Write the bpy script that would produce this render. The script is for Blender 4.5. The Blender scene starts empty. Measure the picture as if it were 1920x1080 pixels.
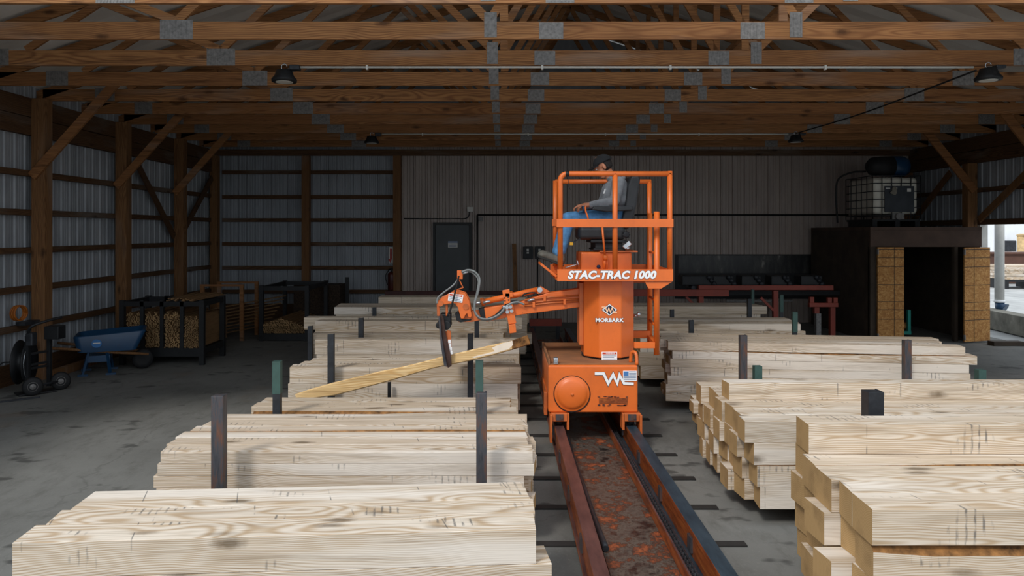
import bpy, math, random
from mathutils import Vector as V, Matrix
R = random.Random(7)
SC = bpy.context.scene
COL = SC.collection
PI = math.pi

# ------------------------------------------------------------------ camera, sky, sun, exposure
CH = 2.2                      # camera height; X right, Y into the shed
F = 1400.0                    # focal length in pixels of the 1920 px frame
cam = bpy.data.cameras.new('camera'); camo = bpy.data.objects.new('camera', cam); COL.objects.link(camo)
camo.location = (0, 0, CH); camo.rotation_euler = (PI/2, 0, 0)
cam.sensor_width = 36; cam.lens = F/1920*36; cam.shift_x = 15/1920; cam.shift_y = -105/1920
cam.clip_start = .05; cam.clip_end = 400
SC.camera = camo
def P(px, py, Y): return V(((px-945)*Y/F, Y, CH-(py-435)*Y/F))

W = bpy.data.worlds.new('sky'); SC.world = W; W.use_nodes = True
wt = W.node_tree; bg = wt.nodes['Background']
tc = wt.nodes.new('ShaderNodeTexCoord'); sp = wt.nodes.new('ShaderNodeSeparateXYZ'); rp = wt.nodes.new('ShaderNodeValToRGB')
wt.links.new(tc.outputs['Generated'], sp.inputs[0]); wt.links.new(sp.outputs['Z'], rp.inputs[0]); wt.links.new(rp.outputs[0], bg.inputs[0])
rp.color_ramp.elements[0].position = 0; rp.color_ramp.elements[0].color = (.62, .68, .74, 1)
rp.color_ramp.elements[1].position = .7; rp.color_ramp.elements[1].color = (.98, 1.08, 1.2, 1)
bg.inputs[1].default_value = 1.3
sun = bpy.data.lights.new('sun', 'SUN'); suno = bpy.data.objects.new('sun', sun); COL.objects.link(suno)
sun.energy = 1.5; sun.angle = math.radians(10); sun.color = (1, .97, .92)
suno.rotation_euler = V((.6, 1, -1.17)).to_track_quat('-Z', 'Y').to_euler(); suno.location = (-6, -8, 12)
SC.view_settings.view_transform = 'Standard'; SC.view_settings.look = 'None'
SC.view_settings.gamma = 1; SC.view_settings.use_curve_mapping = False
SC.view_settings.exposure = 0.12
SC.cycles.max_bounces = 8; SC.cycles.diffuse_bounces = 5

# ------------------------------------------------------------------ helpers
def lin(h):
    h = h.lstrip('#'); o = []
    for i in (0, 2, 4):
        c = int(h[i:i+2], 16)/255
        o.append(c/12.92 if c <= .04045 else ((c+.055)/1.055)**2.4)
    return tuple(o)+(1,)

class NT:
    def __init__(s, name):
        s.m = bpy.data.materials.new(name); s.m.use_nodes = True; s.t = s.m.node_tree
        s.b = s.t.nodes['Principled BSDF']
    def n(s, typ, props=None, **inp):
        nd = s.t.nodes.new('ShaderNode'+typ)
        for k, v in (props or {}).items(): setattr(nd, k, v)
        for k, v in inp.items():
            key = int(k[1:]) if k[0] == 'i' and k[1:].isdigit() else k.replace('_', ' ')
            s.set(nd.inputs[key], v)
        return nd
    def set(s, sock, v):
        if isinstance(v, bpy.types.NodeSocket): s.t.links.new(v, sock)
        elif isinstance(v, bpy.types.Node): s.t.links.new(v.outputs[0], sock)
        else: sock.default_value = v
    def math(s, op, a, b=0, clamp=False):
        return s.n('Math', {'operation': op, 'use_clamp': clamp}, i0=a, i1=b).outputs[0]
    def vmath(s, op, a, b): return s.n('VectorMath', {'operation': op}, i0=a, i1=b).outputs[0]
    def noise(s, vec, scale, detail=3, rough=.55, out=0):
        return s.n('TexNoise', None, Vector=vec, Scale=scale, Detail=detail, Roughness=rough).outputs[out]
    def ramp(s, fac, stops):
        nd = s.n('ValToRGB', None, Fac=fac); e = nd.color_ramp.elements
        while len(e) < len(stops): e.new(.5)
        for el, (p, c) in zip(e, stops):
            el.position = p; el.color = c if len(c) == 4 else tuple(c)+(1,)
        return nd.outputs[0]
    def step(s, fac, a, b): return s.n('MapRange', {'clamp': True}, i0=fac, i1=a, i2=b, i3=0., i4=1.).outputs[0]
    def mix(s, fac, a, b, mode='MIX'):
        nd = s.t.nodes.new('ShaderNodeMix'); nd.data_type = 'RGBA'; nd.blend_type = mode
        s.set(nd.inputs[0], fac); s.set(nd.inputs[6], a); s.set(nd.inputs[7], b)
        return nd.outputs[2]
    def bump(s, h, strength=.3, dist=.01):
        s.set(s.b.inputs['Normal'], s.n('Bump', None, Strength=strength, Distance=dist, Height=h).outputs[0])
    def out(s, col, rough=.6, metal=0., spec=.4):
        s.set(s.b.inputs['Base Color'], col); s.set(s.b.inputs['Roughness'], rough); s.set(s.b.inputs['Metallic'], metal)
        s.set(s.b.inputs['Specular IOR Level'], spec)
        return s.m
    def obj(s): return s.n('TexCoord').outputs['Object']
    def rnd(s): return s.n('ObjectInfo').outputs['Random']

def plain(name, col, rough=.6, metal=0., var=.18, scale=6., spec=.4, bump=0):
    t = NT(name); c = lin(col); n = t.noise(t.obj(), scale, 5, .6)
    d = tuple(x*(1-var*2) for x in c[:3])+(1,); l = tuple(min(1, x*(1+var)) for x in c[:3])+(1,)
    if bump: t.bump(n, bump, .01)
    return t.out(t.ramp(n, [(.3, d), (.7, l)]), rough, metal, spec)

def wood(name, light, mid, dark, axis=0, ring=.011, marks=False, knots=1.0, grey=.25, rough=.75, vary=.5, streak=.55, sapwood=0.):
    t = NT(name); o = t.obj(); r = t.rnd()
    s = t.n('SeparateXYZ', None, Vector=o).outputs
    L, a, b = (s[0], s[1], s[2]) if axis == 0 else ((s[1], s[0], s[2]) if axis == 1 else (s[2], s[0], s[1]))
    Lr = t.math('ADD', L, t.math('MULTIPLY', r, 61.7))
    base = t.n('CombineXYZ', None, X=Lr, Y=a, Z=b).outputs[0]
    w = t.noise(t.vmath('MULTIPLY', base, (.55, 1.5, 1.5)), 1.3, 2, .5, 1)
    ws = t.n('SeparateColor', None, Color=w).outputs
    r2 = t.math('FRACT', t.math('MULTIPLY', r, 17.3)); r3 = t.math('FRACT', t.math('MULTIPLY', r, 41.9))
    ya = t.math('ADD', t.math('ADD', a, t.math('MULTIPLY', t.math('SUBTRACT', r2, .5), .22)), t.math('MULTIPLY', t.math('SUBTRACT', ws[0], .5), .22))
    zb = t.math('ADD', t.math('ADD', b, t.math('MULTIPLY', t.math('SUBTRACT', r3, .35), .26)), t.math('MULTIPLY', t.math('SUBTRACT', ws[1], .5), .22))
    rad = t.math('SQRT', t.math('ADD', t.math('MULTIPLY', ya, ya), t.math('MULTIPLY', zb, zb)))
    rad = t.math('ADD', rad, t.math('MULTIPLY', t.noise(t.vmath('MULTIPLY', base, (1.2, 6, 6)), 2, 2), .012))
    sw = t.math('ADD', t.math('MULTIPLY', t.math('SINE', t.math('MULTIPLY', rad, 2*PI/ring)), .5), .5)
    sw = t.math('POWER', sw, 1.6)
    fib = t.noise(t.vmath('MULTIPLY', base, (2.2, 110, 110)), 1, 3, .65)
    c = t.mix(t.math('MULTIPLY', sw, .75), light, mid)
    c = t.mix(t.math('MULTIPLY', t.step(fib, .46, .74), .62), c, dark)
    # tone of each piece
    c = t.mix(t.math('MULTIPLY', r2, vary), c, t.mix(.5, c, mid))
    pw = t.noise(t.vmath('MULTIPLY', base, (.5, 3, 3)), 1.1, 3)
    c = t.mix(t.math('MULTIPLY', t.step(pw, .55, .75), grey), c, (.30, .30, .28, 1))
    sap = t.noise(t.vmath('MULTIPLY', t.vmath('ADD', base, (11.3, 2.1, 5.7)), (.35, 4, 4)), 1.0, 2, .5)
    c = t.mix(t.math('MULTIPLY', t.step(sap, .53, .63), sapwood), c, t.mix(.25, light, (1, 1, 1, 1)))
    # knots
    k = t.n('TexVoronoi', None, Vector=t.vmath('MULTIPLY', base, (2.0, 5.5, 5.5)), Scale=1.0)
    kd = t.math('ADD', k.outputs['Distance'], t.math('MULTIPLY', t.noise(base, 22, 2), .10))
    kn = t.math('MULTIPLY', t.math('SUBTRACT', 1, t.step(kd, .12, .27)), knots)
    kn = t.math('MULTIPLY', kn, t.step(t.n('SeparateColor', None, Color=k.outputs['Color']).outputs[0], .45, .6))
    c = t.mix(t.math('MULTIPLY', kn, .8), c, tuple(x*.28 for x in mid[:3])+(1,))
    if marks:   # lumber crayon, saw and stain marks across the piece
        u = t.math('ABSOLUTE', t.math('SUBTRACT', t.math('FRACT', t.math('MULTIPLY', t.math('ADD', Lr, t.math('MULTIPLY', a, .25)), 1.9)), .5))
        line = t.math('SUBTRACT', 1, t.step(u, .003, .009))
        msk = t.step(t.noise(t.vmath('MULTIPLY', base, (7, 5, 5)), 1, 2), .54, .60)
        u2 = t.math('ABSOLUTE', t.math('SUBTRACT', t.math('FRACT', t.math('MULTIPLY', t.math('ADD', Lr, t.math('MULTIPLY', a, .1)), 23)), .5))
        l2 = t.math('SUBTRACT', 1, t.step(u2, .06, .22))
        m2 = t.step(t.noise(t.vmath('MULTIPLY', base, (2.3, 4, 4)), 1, 1), .62, .66)
        br = t.step(t.noise(t.vmath('MULTIPLY', base, (30, 9, 9)), 1.5, 3), .42, .6)
        mk = t.math('MAXIMUM', t.math('MULTIPLY', line, msk), t.math('MULTIPLY', t.math('MULTIPLY', l2, m2), br))
        c = t.mix(t.math('MULTIPLY', mk, .7), c, (.05, .055, .06, 1))
    sk = t.noise(t.vmath('MULTIPLY', t.vmath('ADD', base, (3.3, 7.1, 1.7)), (.9, 13, 13)), 1.2, 4, .6)
    c = t.mix(t.math('MULTIPLY', t.step(sk, .54, .74), streak), c, tuple(x*.5 for x in mid[:3])+(1,))
    t.bump(fib, .15, .004)
    return t.out(c, rough, 0, .25)

M = {}
M['timber'] = wood('sawn_oak', lin('d9ccbb'), lin('a98c68'), lin('7d674c'), marks=True, sapwood=.6)
M['board'] = wood('sawn_board', lin('daccbb'), lin('ab8e6b'), lin('7d674c'), marks=True, ring=.009, sapwood=.6)
M['slab'] = wood('slab_wood', lin('e6c692'), lin('c99a5c'), lin('9a6c38'), marks=False, ring=.014, grey=0)
def endgrain():
    t = NT('end_grain'); o = t.obj(); r = t.rnd(); s = t.n('SeparateXYZ', None, Vector=o).outputs
    a = t.math('ADD', s[1], t.math('MULTIPLY', t.math('SUBTRACT', t.math('FRACT', t.math('MULTIPLY', r, 17.3)), .5), .22))
    b = t.math('ADD', s[2], t.math('MULTIPLY', t.math('SUBTRACT', t.math('FRACT', t.math('MULTIPLY', r, 41.9)), .35), .26))
    rad = t.math('ADD', t.math('SQRT', t.math('ADD', t.math('MULTIPLY', a, a), t.math('MULTIPLY', b, b))), t.math('MULTIPLY', t.noise(o, 9, 2), .02))
    sw = t.math('ADD', t.math('MULTIPLY', t.math('SINE', t.math('MULTIPLY', rad, 2*PI/.010)), .5), .5)
    c = t.mix(t.math('MULTIPLY', sw, .35), lin('b9986a'), lin('94703f'))
    c = t.mix(t.math('MULTIPLY', t.step(t.noise(t.vmath('ADD', o, t.n('CombineXYZ', None, X=t.math('MULTIPLY', r, 9)).outputs[0]), 5, 4), .5, .75), .5), c, lin('6a5238'))
    return t.out(c, .85, 0, .2)
M['end'] = endgrain()
M['bark'] = plain('bark', '8a5f33', .9, 0, .4, 14, bump=.8)
M['truss'] = wood('truss_pine', lin('a6764a'), lin('74492a'), lin('352112'), ring=.018, grey=.3, knots=1, vary=.9, streak=.85)
M['post'] = wood('post_pine', lin('8a6440'), lin('644228'), lin('30200f'), axis=2, ring=.016, grey=.2)
M['girt'] = wood('girt_pine', lin('64482f'), lin('463020'), lin('241810'), axis=1, ring=.02, grey=.3)
M['girt_x'] = wood('girt_pine_across', lin('64482f'), lin('463020'), lin('241810'), axis=0, ring=.02, grey=.3)
M['plate'] = plain('galvanised_plate', '7d7a77', .55, .2, .2, 30)

def concrete():
    t = NT('shed_concrete'); o = t.obj()
    n1 = t.noise(o, .45, 5, .6); n2 = t.noise(t.vmath('MULTIPLY', o, (3, 1.2, 1)), 2.2, 6, .7); n3 = t.noise(o, 40, 3, .6)
    c = t.ramp(n1, [(.3, lin('5c5b57')), (.7, lin('7d7c77'))])
    c = t.mix(t.math('MULTIPLY', t.step(n2, .5, .8), .6), c, lin('494741'))
    c = t.mix(t.math('MULTIPLY', t.step(n3, .58, .75), .35), c, lin('8b8981'))
    st = t.noise(t.vmath('MULTIPLY', o, (1.6, 2.6, 1)), 1.4, 3, .55)
    c = t.mix(t.math('MULTIPLY', t.step(st, .62, .68), .6), c, lin('2b2a28'))
    ru = t.noise(t.vmath('ADD', o, (9, 3, 0)), .8, 3, .6)
    c = t.mix(t.math('MULTIPLY', t.step(ru, .62, .78), .35), c, lin('7a5a3c'))
    cr = t.n('TexVoronoi', {'feature': 'DISTANCE_TO_EDGE'}, Vector=t.vmath('ADD', o, t.vmath('MULTIPLY', t.noise(o, 1.2, 4, .6, 1), (1.2, 1.2, 0))), Scale=.33)
    c = t.mix(t.math('MULTIPLY', t.math('SUBTRACT', 1, t.step(cr.outputs['Distance'], .0005, .003)), .22), c, lin('33312e'))
    t.bump(n3, .25, .006)
    return t.out(c, .85, 0, .3)
M['floor'] = concrete()
M['yard'] = plain('yard_gravel', 'a9a9a6', .9, 0, .15, 1.5)
M['cwall'] = plain('cast_concrete', '8a8578', .9, 0, .25, 3)

def siding(name, c0, c1):
    t = NT(name); o = t.obj(); n = t.noise(t.vmath('MULTIPLY', o, (2, 2, .6)), 1.5, 5, .6)
    return t.out(t.ramp(n, [(.3, lin(c0)), (.7, lin(c1))]), .45, .0, .5)
M['siding'] = siding('galvanised_siding', '7e8286', 'a6aaaf')
M['siding_rear'] = siding('rear_galvanised_siding', '7c8084', '959aa0')
M['siding_tan'] = siding('taupe_liner_siding', '8f827a', 'a3958c')
M['roofing'] = plain('roof_sheet', 'dedbd5', .7, 0, .06, 2)

def paint(name, col, dirt, amount=.5, rough=.38):
    t = NT(name); o = t.obj()
    n = t.noise(o, 3.2, 6, .65); f = t.noise(t.vmath('MULTIPLY', o, (14, 14, 5)), 1.6, 5, .7)
    c = t.mix(t.math('MULTIPLY', t.step(n, .45, .8), amount), lin(col), lin(dirt))
    c = t.mix(t.step(f, .70, .73), c, lin('4a2a1a'))
    t.bump(n, .06, .01)
    return t.out(c, rough, 0, .5)
M['orange'] = paint('orange_paint', 'e26e2a', 'ae5424')
M['orange_worn'] = paint('worn_orange_paint', 'c8652c', '7e4522', .8, .5)
M['redpaint'] = paint('red_oxide_paint', '8c3522', '5a2418', .6, .55)
M['teal'] = paint('teal_paint', '1f9c8c', '14685f', .5)
M['bluepaint'] = paint('blue_paint', '123a5a', '0c2740', .6, .4)
M['greenpaint'] = paint('green_paint', '34514a', '222c2a', .8, .6)
def steel():
    t = NT('bare_steel'); o = t.obj(); n = t.noise(t.vmath('MULTIPLY', o, (18, 18, 3)), 1.3, 5, .65)
    c = t.ramp(n, [(.3, lin('2f3136')), (.5, lin('4c4c50')), (.62, lin('6a4a3c')), (.8, lin('8b6450'))])
    return t.out(c, .5, .35, .5)
M['steel'] = steel()
M['darksteel'] = plain('dark_steel', '35373b', .5, .3, .25, 9)
M['black'] = plain('black_steel', '1b1c1e', .55, 0, .2, 8)
M['rubber'] = plain('black_rubber', '1a1a1b', .7, 0, .15, 12)
M['vinyl'] = plain('black_vinyl', '2a2b2d', .42, 0, .2, 7)
M['hose'] = plain('grey_hose', '7f8382', .5, 0, .1, 20)
M['chrome'] = plain('bright_metal', 'c9ced2', .25, .8, .1, 10)
M['white'] = plain('white_vinyl', 'f2f0ee', .5, 0, .02, 8)
M['navy'] = plain('navy_vinyl', '1b2440', .5, 0, .05, 8)
M['outline'] = plain('dark_outline', '3a3236', .5, 0, .05, 8)
M['peach'] = plain('peach_vinyl', 'ffc79c', .5, 0, .03, 8)
M['stickred'] = plain('sticker_red', 'c8442c', .5, 0, .05, 8)
M['stickblue'] = plain('sticker_blue', '4d7fb8', .5, 0, .05, 8)
M['ink'] = plain('sticker_ink', '7d8aa0', .6, 0, .05, 8)
def rustrail(name, top):
    t = NT(name); o = t.obj(); n = t.noise(t.vmath('MULTIPLY', o, (9, 2.0, 16)), 1.5, 6, .7)
    side = t.ramp(n, [(.3, lin('5a3220')), (.5, lin('a0522a')), (.7, lin('c07038'))])
    nz = t.n('SeparateXYZ', None, Vector=t.n('TexCoord').outputs['Normal']).outputs[2]
    worn = t.ramp(n, [(.3, lin(top[0])), (.7, lin(top[1]))])
    return t.out(t.mix(t.step(nz, .5, .8), side, worn), .42, .35, .5)
M['rail_l'] = rustrail('rusty_rail', ('4a3433', '73504a'))
M['rail_r'] = rustrail('oiled_rail', ('26343f', '43535e'))
def bed():
    t = NT('oily_rust_plate'); o = t.obj(); n = t.noise(t.vmath('MULTIPLY', o, (2.6, 2.2, 1)), 1.7, 8, .78); n2 = t.noise(o, 14, 5, .7)
    c = t.ramp(n, [(.38, lin('171616')), (.49, lin('5a5148')), (.53, lin('3a271d')), (.61, lin('8c4522')), (.72, lin('ad6434'))])
    c = t.mix(t.math('MULTIPLY', t.step(n2, .52, .7), .6), c, lin('262220'))
    t.bump(n2, .5, .01)
    return t.out(c, t.ramp(n, [(.4, (.3, .3, .3)), (.7, (.9, .9, .9))]), 0, .5)
M['bed'] = bed()
M['sleeper'] = plain('grimy_sleeper_steel', '2c2a28', .8, .0, .2, 6)
def osb():
    t = NT('strand_board'); o = t.obj()
    v = t.n('TexVoronoi', None, Vector=t.vmath('MULTIPLY', t.vmath('ADD', o, t.vmath('MULTIPLY', t.noise(o, 6, 2, .5, 1), (.2, .2, .2))), (18, 10, 30)), Scale=1.6)
    c = t.ramp(t.n('SeparateColor', None, Color=v.outputs['Color']).outputs[0], [(0, lin('96673a')), (.5, lin('ab7a46')), (1, lin('bd9058'))])
    s = t.n('SeparateXYZ', None, Vector=o).outputs
    return t.out(t.mix(t.math('MULTIPLY', t.step(t.noise(o, 3, 4), .5, .8), .4), c, lin('8a5c30')), .8, 0, .2)
M['osb'] = osb()
M['booth'] = plain('brown_hardboard', '4c3a30', .8, 0, .15, 3)
M['boothdark'] = plain('dark_plywood', '42372d', .85, 0, .2, 3)
M['doorgrey'] = plain('grey_door_paint', '474b4c', .5, 0, .1, 2)
M['frame'] = plain('dark_door_frame', '2a2b2a', .6, 0, .1, 3)
M['poly'] = plain('milky_polyethylene', 'c9c5b8', .5, 0, .06, 4)
M['offwhite'] = plain('off_white_plastic', 'cfcdc6', .5, 0, .06, 6)
M['lath'] = wood('lath_wood', lin('94744f'), lin('735336'), lin('4a3422'), axis=1, ring=.01, grey=.1, knots=.2, vary=1)
M['lathend'] = plain('lath_end_grain', 'a08058', .85, 0, .3, 6)
def curtain():
    t = NT('worn_strip_curtain'); o = t.obj(); n = t.noise(t.vmath('MULTIPLY', o, (2.5, 1, .8)), 1.6, 5, .7)
    return t.out(t.ramp(n, [(.45, lin('171717')), (.62, lin('3c3a36')), (.75, lin('8a867c'))]), .4, 0, .5)
M['curtain'] = curtain()

class MB:
    def __init__(s): s.v = []; s.f = []; s.mi = []; s.sm = []
    def add(s, vs, fs, m=0, smooth=False):
        o = len(s.v); s.v += [V(v) for v in vs]
        for f in fs: s.f.append([i+o for i in f]); s.mi.append(m); s.sm.append(smooth)
        return s
    def box(s, x0, x1, y0, y1, z0, z1, m=0):
        return s.add([(x, y, z) for x in (x0, x1) for y in (y0, y1) for z in (z0, z1)],
                     [(0, 1, 3, 2), (4, 6, 7, 5), (0, 4, 5, 1), (2, 3, 7, 6), (0, 2, 6, 4), (1, 5, 7, 3)], m)
    def bar(s, p0, p1, w, h, up=(0, 0, 1), m=0):
        p0, p1, up = V(p0), V(p1), V(up); d = (p1-p0).normalized()
        a = d.cross(up)
        if a.length < 1e-4: a = d.cross(V((0, 1, 0)))
        a.normalize(); b = a.cross(d).normalized(); a *= w/2; b *= h/2
        vs = [p+sa*a+sb*b for p in (p0, p1) for sa in (-1, 1) for sb in (-1, 1)]
        return s.add(vs, [(0, 1, 3, 2), (4, 6, 7, 5), (0, 4, 5, 1), (2, 3, 7, 6), (0, 2, 6, 4), (1, 5, 7, 3)], m)
    def tube(s, pts, r, n=10, cap=True, m=0):
        pts = [V(p) for p in pts]; rs = r if isinstance(r, (list, tuple)) else [r]*len(pts)
        t0 = (pts[1]-pts[0]).normalized(); u = t0.cross(V((0, 0, 1)))
        if u.length < 1e-3: u = t0.cross(V((0, 1, 0)))
        u.normalize(); vs = []
        for i, p in enumerate(pts):
            if i == 0: t = t0
            elif i == len(pts)-1: t = (p-pts[i-1]).normalized()
            else: t = ((p-pts[i-1]).normalized()+(pts[i+1]-p).normalized()).normalized()
            u = (u-t*u.dot(t)).normalized(); w = t.cross(u)
            vs += [p+(u*math.cos(2*PI*k/n)+w*math.sin(2*PI*k/n))*rs[i] for k in range(n)]
        fs = [(i*n+k, i*n+(k+1) % n, (i+1)*n+(k+1) % n, (i+1)*n+k) for i in range(len(pts)-1) for k in range(n)]
        s.add(vs, fs, m, True)
        if cap:
            o = len(s.v)-len(vs)
            s.f.append([o+k for k in range(n)][::-1]); s.f.append([o+(len(pts)-1)*n+k for k in range(n)])
            s.mi += [m, m]; s.sm += [False, False]
        return s
    def cyl(s, p0, p1, r, n=20, m=0): return s.tube([p0, p1], r, n, True, m)
    def cap(s, p0, p1, r0, r1, n=14, m=0):      # tapered capsule
        p0, p1 = V(p0), V(p1); d = (p1-p0).normalized(); pts = []; rs = []
        for k in range(5):
            a = PI/2*k/4; pts.append(p0-d*r0*math.cos(a)); rs.append(max(1e-4, r0*math.sin(a)))
        for k in range(5):
            a = PI/2*k/4; pts.append(p1+d*r1*math.sin(a)); rs.append(max(1e-4, r1*math.cos(a)))
        return s.tube(pts, rs, n, True, m)
    def ell(s, c, r, rot=None, n=16, m=0, zmin=-1.):
        rot = rot or Matrix.Identity(3); c = V(c); vs = []; k = n//2+1
        a0 = math.asin(max(-1, zmin))
        for i in range(k):
            a = a0+(PI/2-a0)*i/(k-1)
            for j in range(n):
                b = 2*PI*j/n
                vs.append(c+rot@V((r[0]*math.cos(a)*math.cos(b), r[1]*math.cos(a)*math.sin(b), r[2]*math.sin(a))))
        fs = [(i*n+j, i*n+(j+1) % n, (i+1)*n+(j+1) % n, (i+1)*n+j) for i in range(k-1) for j in range(n)]
        fs.append(list(range(n))[::-1])
        return s.add(vs, fs, m, True)
    def prism(s, poly, y0, y1, m=0):            # (x,z) outline extruded along Y
        n = len(poly)
        vs = [(x, y0, z) for x, z in poly]+[(x, y1, z) for x, z in poly]
        fs = [list(range(n)), list(range(n, 2*n))[::-1]]+[(i, i+n, (i+1) % n+n, (i+1) % n) for i in range(n)]
        return s.add(vs, fs, m)
    def hprism(s, poly, z0, z1, m=0):           # (x,y) outline extruded along Z
        n = len(poly)
        vs = [(x, y, z0) for x, y in poly]+[(x, y, z1) for x, y in poly]
        fs = [list(range(n))[::-1], list(range(n, 2*n))]+[(i, (i+1) % n, (i+1) % n+n, i+n) for i in range(n)]
        return s.add(vs, fs, m)
    def lathe(s, prof, c, axis=(0, 0, 1), n=24, m=0):
        ax = V(axis).normalized(); u = ax.orthogonal().normalized(); w = ax.cross(u); c = V(c); vs = []
        for r, h in prof: vs += [c+ax*h+(u*math.cos(2*PI*k/n)+w*math.sin(2*PI*k/n))*max(r, 1e-4) for k in range(n)]
        fs = [(i*n+k, i*n+(k+1) % n, (i+1)*n+(k+1) % n, (i+1)*n+k) for i in range(len(prof)-1) for k in range(n)]
        fs += [list(range(n))[::-1], [(len(prof)-1)*n+k for k in range(n)]]
        return s.add(vs, fs, m, len(prof) > 2)
    def build(s, name, mats, parent=None, bevel=0, org=None, remesh=0, seg=2):
        mats = mats if isinstance(mats, (list, tuple)) else [mats]
        mats = [M[k] if isinstance(k, str) else k for k in mats]
        if org is not None: o = V(org)
        elif parent is not None: o = WORLD[parent.name]
        else:
            xs, ys, zs = zip(*[(v.x, v.y, v.z) for v in s.v])
            o = V(((min(xs)+max(xs))/2, (min(ys)+max(ys))/2, min(zs)))
        me = bpy.data.meshes.new(name); me.from_pydata([v-o for v in s.v], [], s.f)
        for m in mats: me.materials.append(m)
        for p, m, q in zip(me.polygons, s.mi, s.sm): p.material_index = m; p.use_smooth = q
        me.update()
        ob = bpy.data.objects.new(name, me); COL.objects.link(ob)
        if parent is not None: ob.parent = parent; WORLD[ob.name] = WORLD[parent.name]
        else: ob.location = o; WORLD[ob.name] = o.copy()
        if remesh:
            md = ob.modifiers.new('remesh', 'REMESH'); md.mode = 'VOXEL'; md.voxel_size = remesh; md.use_smooth_shade = True
            sm = ob.modifiers.new('smooth', 'SMOOTH'); sm.factor = .5; sm.iterations = 4
        if bevel:
            b = ob.modifiers.new('bevel', 'BEVEL'); b.width = bevel; b.segments = seg; b.limit_method = 'ANGLE'; b.angle_limit = math.radians(40)
        return ob
WORLD = {}
def tag(o, label=None, cat=None, group=None, kind=None):
    if label: o['label'] = label
    if cat: o['category'] = cat
    if group: o['group'] = group
    if kind: o['kind'] = kind
    return o
def thing(name, loc, label, cat, group=None):
    o = bpy.data.objects.new(name, None); COL.objects.link(o); o.location = loc; o.empty_display_size = .2
    WORLD[o.name] = V(loc); return tag(o, label, cat, group)
def copy_tree(o, parent=None):
    c = o.copy(); COL.objects.link(c); c.parent = parent
    for ch in list(o.children): copy_tree(ch, c)
    return c
def struct(o): o['kind'] = 'structure'; return o
ORD = ['first', 'second', 'third', 'fourth', 'fifth', 'sixth', 'seventh', 'eighth', 'ninth', 'tenth', 'eleventh', 'twelfth']
def arc(c, r, a0, a1, n, u, w):
    c, u, w = V(c), V(u), V(w)
    return [c+u*r*math.cos(a0+(a1-a0)*k/n)+w*r*math.sin(a0+(a1-a0)*k/n) for k in range(n+1)]
def spline(pts, n=8):
    pts = [V(p) for p in pts]; q = [pts[0]*2-pts[1]]+pts+[pts[-1]*2-pts[-2]]; out = []
    for i in range(1, len(q)-2):
        for k in range(n):
            t = k/n; a, b, c, d = q[i-1:i+3]
            out.append(.5*((2*b)+(c-a)*t+(2*a-5*b+4*c-d)*t*t+(3*b-a-3*c+d)*t**3))
    return out+[pts[-1]]

def text(s, size, loc, mat, name, parent, ext=.002, shear=0., off=0., sx=1., space=1., rot=(PI/2, 0, 0)):
    cu = bpy.data.curves.new(name, 'FONT'); cu.body = s; cu.size = size; cu.extrude = ext; cu.shear = shear; cu.offset = off
    cu.align_x = 'CENTER'; cu.align_y = 'CENTER'; cu.space_character = space; cu.resolution_u = 3
    tmp = bpy.data.objects.new('t', cu); COL.objects.link(tmp); bpy.context.view_layer.update()
    me = bpy.data.meshes.new_from_object(tmp.evaluated_get(bpy.context.evaluated_depsgraph_get()))
    bpy.data.objects.remove(tmp)
    from mathutils import Euler
    mx = Matrix.Translation(V(loc)-WORLD[parent.name])@Euler(rot).to_matrix().to_4x4()@Matrix.Diagonal((sx, 1, 1, 1))
    me.transform(mx); me.materials.clear(); me.materials.append(M[mat])
    for p in me.polygons: p.material_index = 0
    o = bpy.data.objects.new(name, me); COL.objects.link(o); o.parent = parent; WORLD[o.name] = WORLD[parent.name]
    return o

# ------------------------------------------------------------------ the shed: floor, walls, roof
XL, XR, YB, Y0 = -7.15, 9.95, 18.25, 5.9
XC = 1.45; EAVE = 4.2; HALF = 8.5; SLOPE = 1/3.
struct(MB().box(-7.5, 10.2, -3, 18.6, -.3, 0).build('floor', 'floor'))
g = MB(); g.box(-60, -7.5, -40, 80, -.32, -.02); g.box(10.2, 90, -40, 80, -.32, -.02); g.box(-7.5, 10.2, -40, -3, -.32, -.02); g.box(-7.5, 10.2, 18.6, 80, -.32, -.02)
struct(g.build('floor_yard', 'yard'))

def ribbed(p0, p1, z0, z1, pitch, nrm, depth=.019, minor=True):
    """ribbed metal sheet from p0 to p1 (x,y), ribs pushed towards nrm"""
    p0, p1 = V((p0[0], p0[1], 0)), V((p1[0], p1[1], 0)); d = p1-p0; L = d.length; d /= L; nn = V((nrm[0], nrm[1], 0))
    prof = [(0, 0)]; u = .06
    while u < L-.12:
        prof += [(u, 0), (u+.018, depth), (u+.045, depth), (u+.063, 0)]
        if minor:
            for q in (.35, .65):
                w = u+.063+(pitch-.063)*q
                if w < L-.05: prof += [(w-.012, 0), (w, depth*.25), (w+.012, 0)]
        u += pitch
    prof.append((L, 0)); m = MB(); vs = []
    for a, h in prof:
        q = p0+d*a+nn*h; vs += [(q.x, q.y, z0), (q.x, q.y, z1)]
    m.add(vs, [(2*i, 2*i+2, 2*i+3, 2*i+1) for i in range(len(prof)-1)])
    # outer skin so the wall has thickness
    a, b = p0-nn*.03, p1-nn*.03
    m.add([(a.x, a.y, z0), (b.x, b.y, z0), (b.x, b.y, z1), (a.x, a.y, z1)], [(0, 1, 2, 3)])
    return m
struct(ribbed((XL, 3.0), (XL, YB), 0, 4.405, .23, (1, 0)).build('wall_left', 'siding'))
struct(ribbed((XL, YB), (-2.55, YB), 0, 4.35, .2, (0, -1)).build('wall_rear_left', 'siding_rear'))
struct(ribbed((-2.55, YB-.08), (XR, YB-.08), 0, 4.35, .287, (0, -1), .034).build('wall_rear', 'siding_tan'))
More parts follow.
